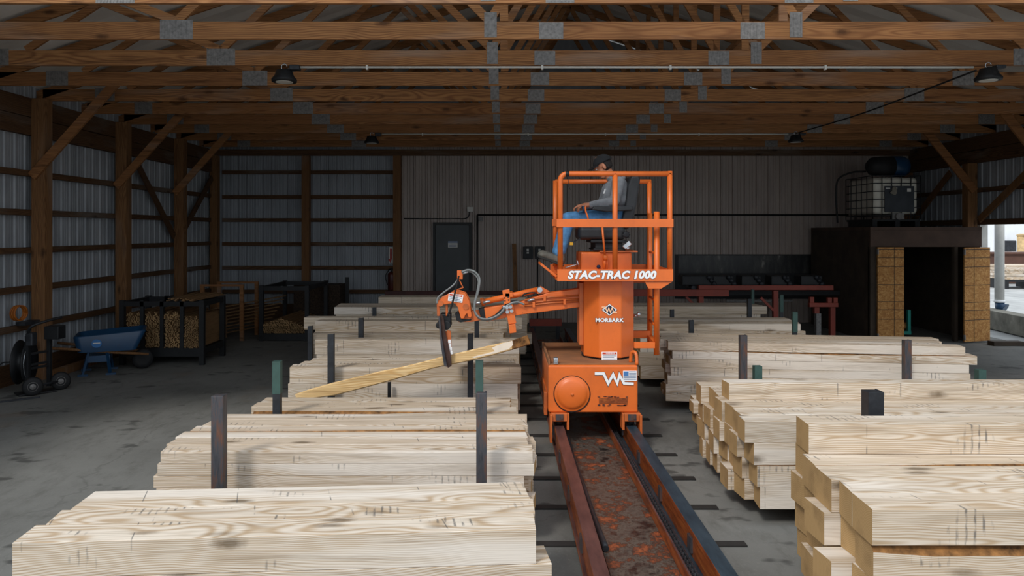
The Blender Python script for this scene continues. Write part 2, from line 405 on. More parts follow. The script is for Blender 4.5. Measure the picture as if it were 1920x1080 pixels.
struct(ribbed((XR, 15.45), (XR, YB), 0, 4.42, .23, (-1, 0)).build('wall_right', 'siding'))
struct(ribbed((XR, 3.0), (XR, 15.45), 2.36, 4.42, .23, (-1, 0)).build('wall_right_upper', 'siding'))
# gable above the rear wall
zt = lambda x: EAVE+.22+(HALF-abs(x-XC))*SLOPE
g = MB(); g.prism([(XL, 4.3), (XR, 4.3), (XR, zt(XR)), (XC, zt(XC)), (XL, zt(XL))], YB+.02, YB+.06)
struct(g.build('wall_rear_gable', 'siding_rear'))
# roof sheet
g = MB()
for sgn in (-1, 1):
    xe = XC+sgn*(HALF+.45); ze = zt(xe)
    n = 40
    vs = []; fs = []
    for i in range(n+1):
        y = Y0-.15+(YB+.45-Y0)*i/n; dz = .03 if i % 2 else 0
        vs += [(xe, y, ze+dz), (XC, y, zt(XC)+dz)]
    for i in range(n): fs.append((2*i, 2*i+1, 2*i+3, 2*i+2))
    g.add(vs, fs)
    g.add([(xe, Y0-.15, ze+.06), (XC, Y0-.15, zt(XC)+.06), (XC, YB+.3, zt(XC)+.06), (xe, YB+.3, ze+.06)], [(0, 1, 2, 3)])
struct(g.build('ceiling', 'roofing'))
# header beams on the long walls, skirt boards
for nm, x0, x1 in (('trim_1', XL+.03, XL+.12), ('trim_2', XR-.12, XR-.03)):
    struct(MB().box(x0, x1, 3.1, YB-.1, 3.64, 3.9).box(x0, x1, 3.1, YB-.1, 3.91, 4.19).build(nm, 'girt', bevel=.004))
struct(MB().box(XL+.02, XR-.1, YB-.16, YB-.1, 4.05, 4.2).build('trim_3', 'girt_x'))
struct(MB().box(XL+.03, XL+.075, 3.1, YB-.1, 0, .30).build('baseboard_left', 'girt'))
struct(MB().box(XL+.1, -2.6, YB-.08, YB-.03, 0, .45).build('baseboard_rear', 'girt_x'))

# posts, girts and braces
LY = (11.2, 13.6, 16.0)
for i, y in enumerate((3.9, 6.4, 8.8)+LY):
    o = MB().box(XL+.12, XL+.32, y-.1, y+.1, 0, 4.19).build('wall_post', 'post', bevel=.006)
    tag(o, 'square wooden post against the left wall, ' + ('just outside the photo', 'just outside the photo', 'just outside the photo', 'beside the reel cart', 'behind the wheelbarrow', 'behind the strip rack')[i], 'post', 'wooden wall posts')
for x, lb in ((XL+.16, 'square wooden post in the dark rear left corner'), (-4.78, 'square wooden post between the two open rear wall bays'), (-2.58, 'square wooden post where open rear bays meet the taupe liner wall')):
    tag(MB().box(x-.09, x+.09, YB-.3, YB-.12, 0, 4.04).build('wall_post', 'post', bevel=.006), lb, 'post', 'wooden wall posts')
for y, lb in ((15.6, 'square wooden post on the right wall beside the big opening'), (18.05, 'square wooden post in the rear right corner behind the booth'), (13.2, 'square wooden post on the right wall just outside the photo')):
    tag(MB().box(XR-.32, XR-.12, y-.1, y+.1, 0 if y > 15 else 2.34, 3.63).build('wall_post', 'post', bevel=.006), lb, 'post', 'wooden wall posts')
ZG = (.80, 1.36, 1.93, 2.49, 3.07)
for i, z in enumerate(ZG):
    tag(MB().box(XL+.03, XL+.115, 3.1, YB-.14, z-.045, z+.045).build('wall_girt', 'girt', bevel=.004),
        ORD[i]+' horizontal wooden girt up from the floor on the left wall', 'girt', 'left wall girts')
for i, z in enumerate((.75, 1.33, 1.91, 2.49, 3.05, 3.65)):
    tag(MB().box(XL+.3, -2.68, YB-.115, YB-.03, z-.045, z+.045).build('wall_girt', 'girt_x', bevel=.004),
        ORD[i]+' horizontal wooden girt up from the floor on the rear wall', 'girt', 'rear wall girts')
for i, z in enumerate((2.42, 3.07)):
    tag(MB().box(XR-.115, XR-.03, 3.1, YB-.14, z-(.07 if i == 0 else .045), z+.045).build('wall_girt', 'girt', bevel=.004),
        ('wooden header girt over the opening in the right wall', 'upper wooden girt on the right wall above the opening')[i], 'girt', 'right wall girts')
for i, (y, lb) in enumerate(((11.2, 'nearest left diagonal brace, rising above the reel cart'), (13.6, 'middle left diagonal brace, rising above the wheelbarrow'), (16.0, 'farthest left diagonal brace, rising above the strip rack'))):
    tag(MB().bar((XL+.15, y-.13, 3.02), (-5.72, y-.13, 4.45), .05, .135, (0, 0, 1)).build('knee_brace', 'truss', bevel=.004), lb, 'brace', 'knee braces')
for y, lb in ((15.6, 'right diagonal brace from post to roof above the booth'), (13.2, 'right diagonal brace cut by the photo edge')):
    tag(MB().bar((XR-.2, y-.13, 3.05), (8.62, y-.13, 4.45), .05, .16).build('knee_brace', 'truss', bevel=.004), lb, 'brace', 'knee braces')
for (y0, z0, y1, z1, lb) in ((14.2, 3.55, 15.85, 2.1, 'dark wall brace between second and third left posts'), (17.9, 3.5, 16.15, 2.1, 'dark wall brace in the rear left corner bay')):
    tag(MB().bar((XL+.15, y0, z0), (XL+.15, y1, z1), .14, .04, (1, 0, 0)).build('wall_brace', 'girt', bevel=.003), lb, 'brace', 'wall braces')
for (y0, z0, y1, z1, lb) in ((13.6, 3.55, 15.4, 2.45, 'slanting wall brace above the right opening'), (17.9, 2.45, 16.4, 3.5, 'dark wall brace right of the white tank')):
    tag(MB().bar((XR-.15, y0, z0), (XR-.15, y1, z1), .14, .04, (1, 0, 0)).build('wall_brace', 'post', bevel=.003), lb, 'brace', 'wall braces')

# roof trusses -----------------------------------------------------
def make_truss():
    T = .02; y0 = 0
    root = thing('roof_truss', (XC, y0, EAVE), '', 'roof truss', 'roof trusses')
    a = lambda x: XC+x
    top = lambda x: EAVE+.20+(HALF-abs(x))*SLOPE-.09
    for x0, x1 in ((-HALF, -4.87), (-4.865, -1.06), (-1.055, 1.13), (1.135, 4.80), (4.805, HALF)):
        MB().box(a(x0), a(x1), y0-T, y0+T, EAVE, EAVE+.184).build('bottom_chord', 'truss', root, bevel=.003)
    for s in (-1, 1):
        MB().bar((a(s*(HALF+.4)), y0, top(HALF+.4)), (a(0), y0, top(0)), 2*T, .14).build('top_chord', 'truss', root, bevel=.003)
        webs = [((s*1.6, 0), (s*.02, 1)), ((s*1.6, 0), (s*3.2, 1)), ((s*4.85, 0), (s*3.2, 1)), ((s*4.85, 0), (s*6.3, 1)), ((s*7.2, 0), (s*6.3, 1)), ((s*1.45, 0), (s*1.47, 1))]
        for (p, _), (q, _) in webs:
            MB().bar((a(p), y0, EAVE+.19), (a(q), y0, top(q)-.075), 2*T-.004, .088).build('web', 'truss', root)
    for x, w, h, zc in ((-4.85, .34, .2, .10), (-.96, .25, .17, .09), (1.13, .25, .17, .09), (4.82, .30, .2, .10), (-1.59, .13, .26, .15), (1.58, .13, .26, .15), (-7.55, .3, .2, .1), (7.5, .3, .2, .1)):
        m = MB().box(a(x)-w/2, a(x)+w/2, y0-T-.004, y0-T, EAVE+zc-h/2, EAVE+zc+h/2)
        nx = int(w/.028)
        for k in range(nx):
            xx = a(x)-w/2+(k+.5)*w/nx
            m.box(xx-.006, xx+.006, y0-T-.007, y0-T-.004, EAVE+zc-h/2+.01, EAVE+zc+h/2-.01)
        m.build('gang_nail_plate', 'plate', root)
    return root
tr = make_truss()
for k in range(10):
    o = tr if k == 0 else copy_tree(tr)
    o.location.y = 6.55+1.22*k
    o['label'] = (ORD[k]+' wooden roof truss from the front, brown chord with steel plates') if k else 'nearest wooden roof truss, its brown lower chord along the top edge'

# shed lamps, conduits -------------------------------------------------
def lamp(px, py, Y, label):
    c = P(px, py, Y); root = thing('high_bay_lamp', c, label, 'lamp', 'shed lamps')
    s = 1.0
    MB().lathe([(.05, .10), (.09, .09), (.115, .02), (.15, -.02), (.145, -.05), (.12, -.05)], c).build('lamp_shade', 'black', root)
    MB().cyl(c+V((0, 0, -.046)), c+V((0, 0, -.056)), .10, 24).build('lens', 'offwhite', root)
    MB().tube(arc(c+V((0, 0, .13)), .035, 0, PI*1.5, 10, (1, 0, 0), (0, 0, 1)), .006, 6).build('hook', 'chrome', root)
    MB().box(c.x+.07, c.x+.19, c.y-.05, c.y+.05, c.z+.09, 4.19).build('junction_box', 'darksteel', root, bevel=.01)
lamp(533, 146, 8.92, 'dark bell lamp under the front left trusses')
lamp(1853, 143, 8.92, 'dark bell lamp under the front right trusses')
lamp(697, 264, 15.02, 'small dark bell lamp under the rear trusses, left side')
lamp(1492, 262, 15.02, 'small dark bell lamp under the rear trusses, right side')
for (x0, x1, yy, Y, lb) in ((562, 1825, 129, 8.93, 'long bright metal conduit under the front trusses'), (716, 1478, 254.5, 15.03, 'long bright metal conduit under the rear trusses')):
    a, b = P(x0, yy, Y), P(x1, yy, Y); a.z = b.z = 4.17
    root = thing('conduit', ((a.x+b.x)/2, Y, 4.16), lb, 'conduit', 'ceiling conduits')
    MB().cyl(a, b, .013, 10).build('pipe', 'offwhite', root)
    for q in (.1, .36, .55, .78):
        p = a.lerp(b, q); MB().box(p.x-.012, p.x+.012, Y-.02, Y+.02, 4.14, 4.192).build('strap', 'offwhite', root)
a, b = P(1830, 132, 8.93), P(1493, 250, 15.0)
tag(MB().tube(spline([a, a.lerp(b, .5)+V((0, 0, -.05)), b], 10), .012, 6).build('power_cable', 'rubber'), 'black cable sagging between the two right lamps', 'cable')

# rear wall fittings --------------------------------------------------
YW = YB-.115
def wb(m, px0, px1, py0, py1, Y, d, mi=0):
    a = P(px0, py1, Y); b = P(px1, py0, Y); return m.box(a.x, b.x, Y-d, Y, a.z, b.z, mi)
d = thing('door_1', P(848, 605, YW), None, None); d.location.z = 0; WORLD[d.name].z = 0; d['kind'] = 'structure'; 
fr = MB(); a = P(812, 417, YW); b = P(885, 417, YW)
fr.box(a.x, a.x+.06, YW-.05, YW, 0, a.z).box(b.x-.06, b.x, YW-.05, YW, 0, a.z).box(a.x+.06, b.x-.06, YW-.05, YW, a.z-.06, a.z)
fr.build('door_frame', 'frame', d)
MB().box(a.x+.065, b.x-.065, YW-.03, YW, 0.01, a.z-.065).build('door_leaf', 'doorgrey', d, bevel=.004)
sg = wb(MB(), 840, 858, 452, 464, YW-.031, .004).build('door_sign', 'offwhite', d)
m = wb(MB(), 840, 858, 452, 455.5, YW-.0355, .002); [wb(m, 842, 856, 457+k*2.4, 458+k*2.4, YW-.0355, .002) for k in range(3)]
m.build('sign_print', 'ink', sg)
tag(wb(MB(), 876, 887, 388, 397, YW, .05).build('outlet_box', 'offwhite', bevel=.005), 'small white box on the wall above the grey door', 'box')
tag(wb(MB(), 897, 905, 407, 415, YW, .05).build('junction_box', 'plate', bevel=.005), 'small grey box on the wall right of the door', 'box')
p0, p1, p2 = P(757, 410, YW-.02), P(870, 410, YW-.02), P(882, 398, YW-.02)
tag(MB().tube([p0, p1]+arc((p1.x, p1.y, p1.z+.13), .13, -PI/2, 0, 6, (1, 0, 0), (0, 0, 1))+[(p1.x+.13, p1.y, p2.z)], .014, 8).build('wall_conduit', 'darksteel'), 'thin grey conduit bending up to white wall box', 'conduit')
p0, p1, p2 = P(895, 600, YW-.03), P(895, 403, YW-.03), P(1590, 403, YW-.03); p0.z = .02
tag(MB().tube([p0, p1], .022, 8).tube([p1, p2], .022, 8).build('wall_pipe', 'black'), 'black pipe rising beside the door and along the rear wall', 'pipe')
for i, x in enumerate((981, 1003)):
    r = thing('disconnect_switch', P(x+9.5, 485, YW), ('black switch box nearer the door on the rear wall', 'black switch box nearer the machine on the rear wall')[i], 'switch', 'rear wall switches')
    wb(MB(), x, x+18, 462, 485, YW, .10).build('switch_case', 'black', r, bevel=.008)
    m = wb(MB(), x+6.5, x+10.5, 466.5, 471, YW-.10, .012); wb(m, x+6.5, x+10.5, 472.5, 475.5, YW-.10, .012)
    m.build('switch_label', 'offwhite', r)
p = P(1008, 485, YW-.03)
tag(MB().cyl((p.x, p.y, .02), (p.x, p.y, p.z), .015, 8).build('wall_conduit', 'black'), 'vertical black conduit under the switch boxes', 'conduit')
a = P(964, 457, YW-.1)
tag(MB().bar((a.x+.06, YW-.35, 0), (a.x, YW-.05, a.z), .1, .035, (0, 1, 0)).build('leaning_plank', 'post'), 'brown plank leaning on the rear wall beside switch boxes', 'plank')
r = thing('fire_extinguisher', P(735, 540, YB-.25), 'fire extinguisher hanging on the post left of the liner wall', 'extinguisher')
c = P(734, 525, YB-.23)
MB().lathe([(.03, .2), (.085, .16), (.09, .1), (.09, -.22), (.08, -.24)], c).build('cylinder_body', plain('dark_red_paint', '4a1a16', .4), r)
MB().tube([c+V((0, 0, .2)), c+V((.03, 0, .27)), c+V((-.07, 0, .25))], .018, 8).tube(spline([c+V((-.06, 0, .24)), c+V((-.14, 0, .1)), c+V((-.1, 0, -.12))], 5), .012, 6).build('valve_hose', 'rubber', r)
sgn = thing('extinguisher_sign', P(733, 494, YB-.14), 'narrow sign with red arrow pointing down, above the fire extinguisher', 'sign')
wb(MB(), 729, 737, 463, 494, YB-.12, .012).build('sign_panel', 'offwhite', sgn)
m = wb(MB(), 731, 735, 466, 486, YB-.1325, .003); q = [P(729.5, 485, YB), P(736.5, 485, YB), P(733, 492.5, YB)]
m.prism([(v.x, v.z) for v in q], YB-.1355, YB-.1325); m.build('arrow', plain('sign_red', 'b5342a', .5), sgn)

# opening in rear wall with worn strip curtain
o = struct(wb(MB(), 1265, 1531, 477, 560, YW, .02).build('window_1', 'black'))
cu = wb(MB(), 1272, 1526, 479, 512, YW-.021, .006).build('strip_curtain', 'curtain')
tag(cu, 'ragged translucent strip curtain over the dark rear wall opening', 'curtain')

# outfeed conveyor -----------------------------------------------------
cv = thing('outfeed_conveyor', P(1430, 600, 15.7), 'red steel conveyor frame with black drive units along the rear wall', 'conveyor'); cv.location.z = 0; WORLD[cv.name].z = 0
def cb(px0, px1, py0, py1, Y, dep, mat, name, bev=.006):
    a, b = P(px0, py1, Y), P(px1, py0, Y)
    return MB().box(a.x, b.x, Y, Y+dep, a.z, b.z).build(name, mat, cv, bevel=bev)
cb(1310, 1563, 535, 544, 15.6, .12, 'redpaint', 'upper_beam')
cb(1080, 1367, 543, 556, 15.5, .08, 'redpaint', 'side_beam')
cb(722, 985, 546, 557, 16.3, .12, plain('dark_red_oxide', '4a2420', .6), 'infeed_beam')
cb(1310, 1576, 545, 554, 16.3, .1, 'black', 'rear_beam')
for px, y in ((1455, 15.62), (1315, 15.56), (1738/1.0-610, 15.56)):
    p = P(px, 545, y); MB().box(p.x-.05, p.x+.05, y, y+.1, 0, p.z).build('leg', 'redpaint', cv)
for px in (1532, 1562):
    p = P(px, 575, 15.58); MB().box(p.x-.05, p.x+.05, 15.58, 15.68, 0 if px == 1562 else .5, p.z).build('leg', 'redpaint', cv)
p = P(1535, 604, 15.58); MB().box(p.x-.05, p.x+.05, 15.575, 15.685, 0, .5).build('leg_foot', 'plate', cv)
cb(1518, 1572, 568, 576, 15.48, .1, 'redpaint', 'cross_head'); cb(1519, 1527, 557, 568, 15.5, .08, 'redpaint', 'stub'); cb(1552, 1560, 558, 568, 15.5, .08, 'redpaint', 'stub'); cb(1563, 1571, 558, 568, 15.5, .08, 'redpaint', 'stub')
for a, b in (((1426, 558), (1450, 582)), ((1286, 556), (1306, 576))):
    MB().bar(P(*a, 15.6), P(*b, 15.6), .05, .05).build('diagonal', 'redpaint', cv)
for px, w in ((1275, 60), (1330, 40), (1385, 36), (1440, 34), (1495, 40)):
    a = P(px, 534, 16.0); b = P(px+w, 516, 16.0); dm = MB().box(a.x, b.x, 15.8, 16.2, a.z, b.z)
    du = dm.build('drive_unit', 'black', cv, bevel=.02)
    for k in range(3):
        q = P(px+w*.9+k*5, 520+k*6, 15.79); MB().lathe([(.05, 0), (.05, .03), (.03, .04), (.02, .05)], q, (0, -1, 0), 12).build('sprocket', 'darksteel', du)
for k in range(9):
    x = 4.0+k*.34; MB().cyl((x, 15.75, 1.02), (x, 16.28, 1.02), .045, 12).build('roller', 'darksteel', cv)
for px in (800, 930):
    p = P(px, 557, 16.35); MB().box(p.x-.05, p.x+.05, 16.32, 16.42, 0, p.z).build('leg', 'darksteel', cv)
p = P(1440, 559, 16.6); tag(MB().box(P(1362, 0, 16.6).x, P(1486, 0, 16.6).x, 16.6, 16.64, P(0, 566, 16.6).z, P(0, 562, 16.6).z).build('grey_bar', 'plate'), 'pale grey bar behind the red conveyor legs', 'bar')
for w in ('grey_bar',): bpy.data.objects[w].parent = cv; bpy.data.objects[w].location = V(bpy.data.objects[w].location)-V(cv.location); [bpy.data.objects[w].pop(k) for k in ('label', 'category')]

# booth ---------------------------------------------------------------
bt = thing('storage_booth', (8.5, 16.4, 0), 'brown panelled booth with flat roof in the rear right corner', 'booth')
bx0, bx1, by0, by1, bz = 7.36, 9.60, 15.0, 17.9, 2.30
MB().box(bx0, bx0+.06, by0+.06, by1, 0, bz-.06).build('side_wall', 'boothdark', bt)
MB().box(bx1-.06, bx1, by0+.06, by1, 0, bz-.06).build('side_wall', 'boothdark', bt)
MB().box(bx0+.06, bx1-.06, by1-.05, by1, 0, bz-.06).build('back_wall', 'boothdark', bt)
MB().box(bx0, bx1, by0, by1, bz-.06, bz).build('roof_panel', 'booth', bt)
MB().box(bx0, bx1, by0, by0+.05, 1.90, bz-.06).build('header_panel', 'booth', bt, bevel=.004)
MB().box(bx0, 7.47, by0, by0+.1, 0, 1.9).build('door_jamb', 'boothdark', bt)
MB().box(9.05, 9.12, by0, by0+.1, 0, 1.9).build('door_jamb', 'boothdark', bt)
def osbdoor(x0, x1, ya, yb, nm):
    d = MB().hprism([(x0, ya), (x1, yb), (x1, yb+.05), (x0, ya+.05)], .03, 1.895).build('door', 'osb', bt, bevel=.003)
    m = MB(); vx = x0+(x1-x0)*(.62 if x0 < 8 else .36)
    zs = (1.84, 1.68, 1.5, 1.14, .80, .64, .45)
    for z in zs: m.hprism([(x0, ya-.002), (x1, yb-.002), (x1, yb), (x0, ya)], z, z+.012)
    q = (vx-x0)/(x1-x0); yv = ya+(yb-ya)*q
    m.hprism([(vx, yv-.002), (vx+.012, yv-.002), (vx+.012, yv), (vx, yv)], .03, 1.895)
    m.build('panel_joint', 'boothdark', d)
    for z in (.12, 1.8): MB().box(x0-.012, x0+.012, ya-.02, ya+.03, z-.05, z+.05).build('hinge', 'plate', d)
osbdoor(7.475, 8.0, 14.93, 14.93, 'l'); osbdoor(9.08, 9.72, 14.72, 14.93, 'r')
tag(MB().box(9.45, 10.05, 14.4, 14.6, 0, .08).build('dark_plank', 'boothdark', bevel=.004), 'short dark plank lying on floor before the booth door', 'plank')
# things inside the booth
tl = thing('shop_machine', (8.45, 16.0, 0), 'teal shop machine standing inside the dark booth', 'machine')
MB().box(8.2, 8.62, 15.8, 16.25, .03, .10).box(8.55, 8.61, 15.8, 15.86, .10, .55).box(8.2, 8.26, 16.15, 16.2, .1, .55).build('stand', 'teal', tl)
MB().box(8.22, 8.5, 15.85, 16.15, .32, .62).build('motor_housing', 'teal', tl, bevel=.03)
MB().cyl((8.3, 15.95, .2), (8.6, 15.95, .2), .08).build('tank', 'osb', tl)
tag(MB().box(8.15, 8.85, 16.6, 16.9, 0, 1.15).box(8.12, 8.88, 16.57, 16.92, 1.15, 1.18).build('metal_cabinet', 'darksteel', bevel=.01), 'dark metal cabinet at the back inside the booth', 'cabinet')

# bulk tank on the booth ------------------------------------------------
ib = thing('bulk_liquid_tank', (8.3, 16.3, bz), 'caged white plastic bulk tank with black front panel on booth roof', 'tank')
MB().box(7.82, 8.78, 15.82, 16.98, 2.58, 3.36).build('bottle', 'poly', ib, bevel=.09, seg=4)
m = MB()
for x in (7.82, 8.3, 8.72):
    m.box(x, x+.1, 15.84, 16.96, 2.31, 2.43)
m.box(7.8, 8.8, 15.8, 17.0, 2.43, 2.47); m.build('pallet', 'black', ib)
m = MB()
for z in (2.55, 2.72, 2.89, 3.06, 3.23, 3.39):
    m.tube([(7.79, 15.79, z), (8.81, 15.79, z), (8.81, 17.01, z), (7.79, 17.01, z), (7.79, 15.79, z)], .010, 6)
for k in range(6):
    x = 7.79+k*1.02/5
    for y in (15.79, 17.01): m.tube([(x, y, 2.47), (x, y, 3.39)], .010, 6)
    y = 15.79+k*1.22/5
    for x in (7.79, 8.81): m.tube([(x, y, 2.47), (x, y, 3.39)], .010, 6)
m.build('cage', 'darksteel', ib)
MB().box(8.04, 8.66, 15.765, 15.778, 2.62, 3.17).build('front_panel', plain('slate_panel', '33383e', .6), ib)
m = MB().box(8.51, 8.59, 15.758, 15.764, 3.05, 3.12); m.box(8.06, 8.15, 15.758, 15.764, 3.115, 3.135); m.box(8.26, 8.30, 15.758, 15.764, 3.12, 3.14); m.build('label_sticker', 'offwhite', ib)
MB().ell((8.23, 15.74, 3.07), (.06, .02, .1)).ell((8.2, 15.73, 3.03), (.07, .02, .04)).build('hanging_rag', 'cwall', ib, remesh=.01)
MB().cyl((8.32, 15.78, 2.53), (8.32, 15.70, 2.53), .07).box(8.2, 8.45, 15.76, 15.79, 2.47, 2.6).build('outlet_valve', 'plate', ib)
bl = thing('blue_drum', (8.35, 16.2, 3.40), 'dark blue drum lying on top of the white bulk tank', 'drum')
MB().lathe([(.0, -.5), (.1, -.49), (.19, -.40), (.215, -.2), (.22, .05), (.2, .05)], (8.35, 16.2, 3.62), (1, .1, 0)).build('drum_cover', 'rubber', bl)
MB().lathe([(.2, .0), (.225, .06), (.225, .28), (.19, .38), (.08, .42), (0, .42)], (8.35, 16.2, 3.62), (1, .1, 0)).build('drum_body', 'bluepaint', bl)
tag(MB().tube(spline([(7.9, 16.3, 3.52), (7.6, 16.3, 3.5), (7.3, 16.3, 3.35), (7.25, 16.3, 3.0), (7.28, 16.3, 2.4)], 6), .02, 8).build('tank_hose', 'rubber'), 'black hose arching from the drum down behind the white tank', 'hose')

# outside the right opening ------------------------------------------
struct(MB().box(XR-.1, XR+.06, 15.45, 15.55, 0, 2.35).build('trim_4', 'offwhite'))
tag(MB().hprism([(10.6, 13.2), (10.95, 13.2), (11.5, 17.8), (11.15, 17.8)], 0, .42).box(10.98, 11.08, 15.3, 15.5, .42, .47).build('retaining_wall', 'cwall', bevel=.01), 'low concrete retaining wall outside the right opening', 'wall')
dp = thing('corner_pipe', (11.3, 17.3, .4), 'tall grey pipe with blue foot outside the right opening', 'pipe')
p = P(1874, 575, 17.3); dp.location = (p.x, 17.3, .42); WORLD[dp.name] = V(dp.location)
MB().cyl((p.x, 17.3, .62), (p.x, 17.3, 5), .10).build('pipe_shaft', 'offwhite', dp)
MB().cyl((p.x, 17.3, .57), (p.x, 17.3, .63), .115).build('pipe_collar', 'white', dp)
MB().tube([(p.x, 17.3, .57), (p.x, 17.28, .48), (p.x+.06, 17.2, .421)], [.10, .11, .14], 14).build('pipe_foot', 'bluepaint', dp)
tb = tag(ribbed((17, 42), (48, 42), 0, 7, .4, (0, -1), .03, False).box(17, 48, 42.05, 50, 0, 7).build('far_building', plain('white_cladding', 'e8eaec', .5, 0, .03, 1)), 'white metal building across the yard, seen through right opening', 'building')
tag(MB().box(20.9, 34, 32, 33, 0, 1.25).box(20.8, 34.1, 31.9, 33.1, 1.25, 1.33).build('yard_bin', plain('rusty_brown_wall', '5a3e33', .8, 0, .2, 1)), 'low rusty brown wall standing in the yard outside', 'wall')
p = P(1892, 461, 41.8)
tag(MB().box(p.x-.3, p.x+.3, 41.62, 41.968, p.z-.3, p.z+.3).build('meter_box', 'darksteel', bevel=.03), 'grey box fixed to the white building outside', 'box')
bpy.data.objects['meter_box'].parent = tb; bpy.data.objects['meter_box'].location -= tb.location
[bpy.data.objects['meter_box'].pop(k) for k in ('label', 'category')]
p = P(1917, 470, 36)
tag(MB().cyl((p.x, 36, 0), (p.x, 36, 2.0), .22).lathe([(.24, 0), (.24, .08), (.1, .12)], (p.x, 36, 2.0)).build('bollard', plain('tan_paint', 'c7a878', .6)), 'tan round bollard before the white building outside', 'bollard')
for k in range(5):
    a = P(1888-k % 2*1.5, 524-k*5.4, 29); tag(MB().box(a.x, a.x+2.6, 29, 30.2, a.z, a.z+.10).build('yard_board', 'board', bevel=.004), ('lowest', 'second lowest', 'middle', 'second highest', 'topmost')[k]+' board layer of the lumber pile out in the yard', 'lumber', 'yard lumber pile')
a = P(1886, 530, 29)
tag(MB().box(a.x, a.x+.12, 29, 30.2, 0, .26).box(a.x+1.2, a.x+1.32, 29, 30.2, 0, .26).box(a.x+2.3, a.x+2.42, 29, 30.2, 0, .26).box(a.x, a.x+2.6, 29, 30.2, .26, .345).build('yard_skid', 'black'), 'dark skid under the lumber pile out in the yard', 'skid')

# ------------------------------------------------------------------ track
RZ = .25
def rail(x, w, mat, label):
    r = thing('track_rail', (x, 9, 0), label, 'rail')
    MB().box(x-w/2, x+w/2, 2.4, 15.2, RZ-.04, RZ).box(x-w/2+.012, x+w/2-.012, 2.4, 15.2, .06, RZ-.04).box(x-w/2-.01, x+w/2+.01, 2.4, 15.2, .03, .06).build('rail_beam', mat, r, bevel=.004)
    for k in range(13):
        y = 3.0+k*.95; MB().box(x-w/2-.004, x-w/2+.012, y, y+.09, .09, RZ-.06).build('splice_plate', 'steel', r)
rail(.555, .095, 'rail_l', 'rusty left rail of the machine track, worn brown top')
rail(1.28, .105, 'rail_r', 'right rail of the machine track, oily blue-black top')
bp = MB(); n = 40
tag(MB().box(.66, 1.10, 2.4, 14.8, .03, .075).build('track_bed_plate', 'bed'), 'oily rust-orange plate lying between the two rails', 'plate')
tag(MB().box(1.101, 1.114, 2.4, 14.8, .03, .16).build('chain_guide_strip', 'rail_l'), 'thin rusty strip edging the plate beside the chain', 'strip')
m = MB()
y = 2.5
while y < 7.8:
    m.box(1.145, 1.157, y, y+.05, .085, .125).box(1.168, 1.180, y+.03, y+.08, .085, .125); m.cyl((1.14, y+.015, .105), (1.185, y+.015, .105), .017, 8); y += .06
m.box(1.125, 1.20, 2.4, 14.8, .03, .085)
tag(m.build('drive_chain', ['darksteel']), 'long steel drive chain lying inside the right rail', 'chain')
tag(MB().tube(spline([(.645, 7.7, .11), (.64, 6.8, .10), (.655, 6.1, .10), (.66, 5.5, .10), (.675, 4.95, .10)], 6), .022, 10).build('hydraulic_line', 'darksteel'), 'grey hose lying along the inside of the left rail', 'hose')
for k in range(17):
    y = 3.15+.7*k
    if abs(y-8.1) < .0: continue
    lb = ORD[k] if k < 12 else 'far '+ORD[k-12]
    tag(MB().box(.15, 1.70, y-.04, y+.04, 0, .012).build('track_sleeper', 'sleeper'), lb+' flat dark steel sleeper under the track, counted from the front', 'sleeper', 'track sleepers')
es = thing('track_end_stop', (.92, 15.3, 0), 'red cross bar closing the far end of the track', 'end stop')
MB().box(.52, 1.18, 15.25, 15.35, .28, .42).build('stop_bar', 'redpaint', es); MB().box(.56, .64, 15.26, 15.34, 0, .28).box(1.06, 1.14, 15.26, 15.34, 0, .28).build('stop_posts', 'darksteel', es)

# ------------------------------------------------------------------ lumber
def timber_mesh(L, w, t, wane=0., ends=(0, 0)):
    """one sawn stick along X (0..L), front face at y=0, base z=0; slightly bowed, wane on the front upper edge"""
    m = MB(); n = 9; by, bz_, ty = R.uniform(-.003, .003), R.uniform(-.003, .003), R.uniform(-.004, .004)
    wc = R.uniform(.2, .8); c = .003; idx = []
    e0, e1 = R.uniform(-.012, .012), R.uniform(-.012, .012)
    for i in range(n+1):
        u = i/n; x = u*L; q = math.sin(PI*u); yo = by*q; tw = ty*(u-.5)
        a = c
        if wane: a = c+wane*max(0, 1-abs(u-wc)*2.2)*(1+.2*math.sin(i*2.3))
        xs = e0 if i == 0 else (e1 if i == n else 0)
        pr = [(c, 0), (w-c, 0), (w, c), (w, t-c), (w-c, t), (a, t), (0, t-a*.8), (0, c)]
        for (yy, zz) in pr: m.v.append(V((x+xs*(yy/w-.5)*2, yy+yo, zz+tw*(yy-w/2)*.5)))
    for i in range(n):
        for k in range(8):
            a, b = i*8+k, i*8+(k+1) % 8
            m.f.append([a, b, b+8, a+8]); m.mi.append(2 if (wane and k == 5) else 0); m.sm.append(False)
    m.f.append(list(range(8))[::-1]); m.f.append([n*8+k for k in range(8)]); m.mi += [1, 1]; m.sm += [False, False]
    return m
def timber(loc, L, w, t, yaw, label, group, mat='timber', wane=0., name='timber', pitch=0):
    m = timber_mesh(L, w-.006, t-.0015, wane)
    o = m.build(name, [mat, 'end', 'bark'], org=(0, 0, 0)); o.location = loc; o.rotation_euler = (0, pitch, yaw)
    return tag(o, label, 'timber', group)
COUNTW = ['bottom', 'second', 'third', 'fourth', 'fifth', 'sixth', 'seventh']
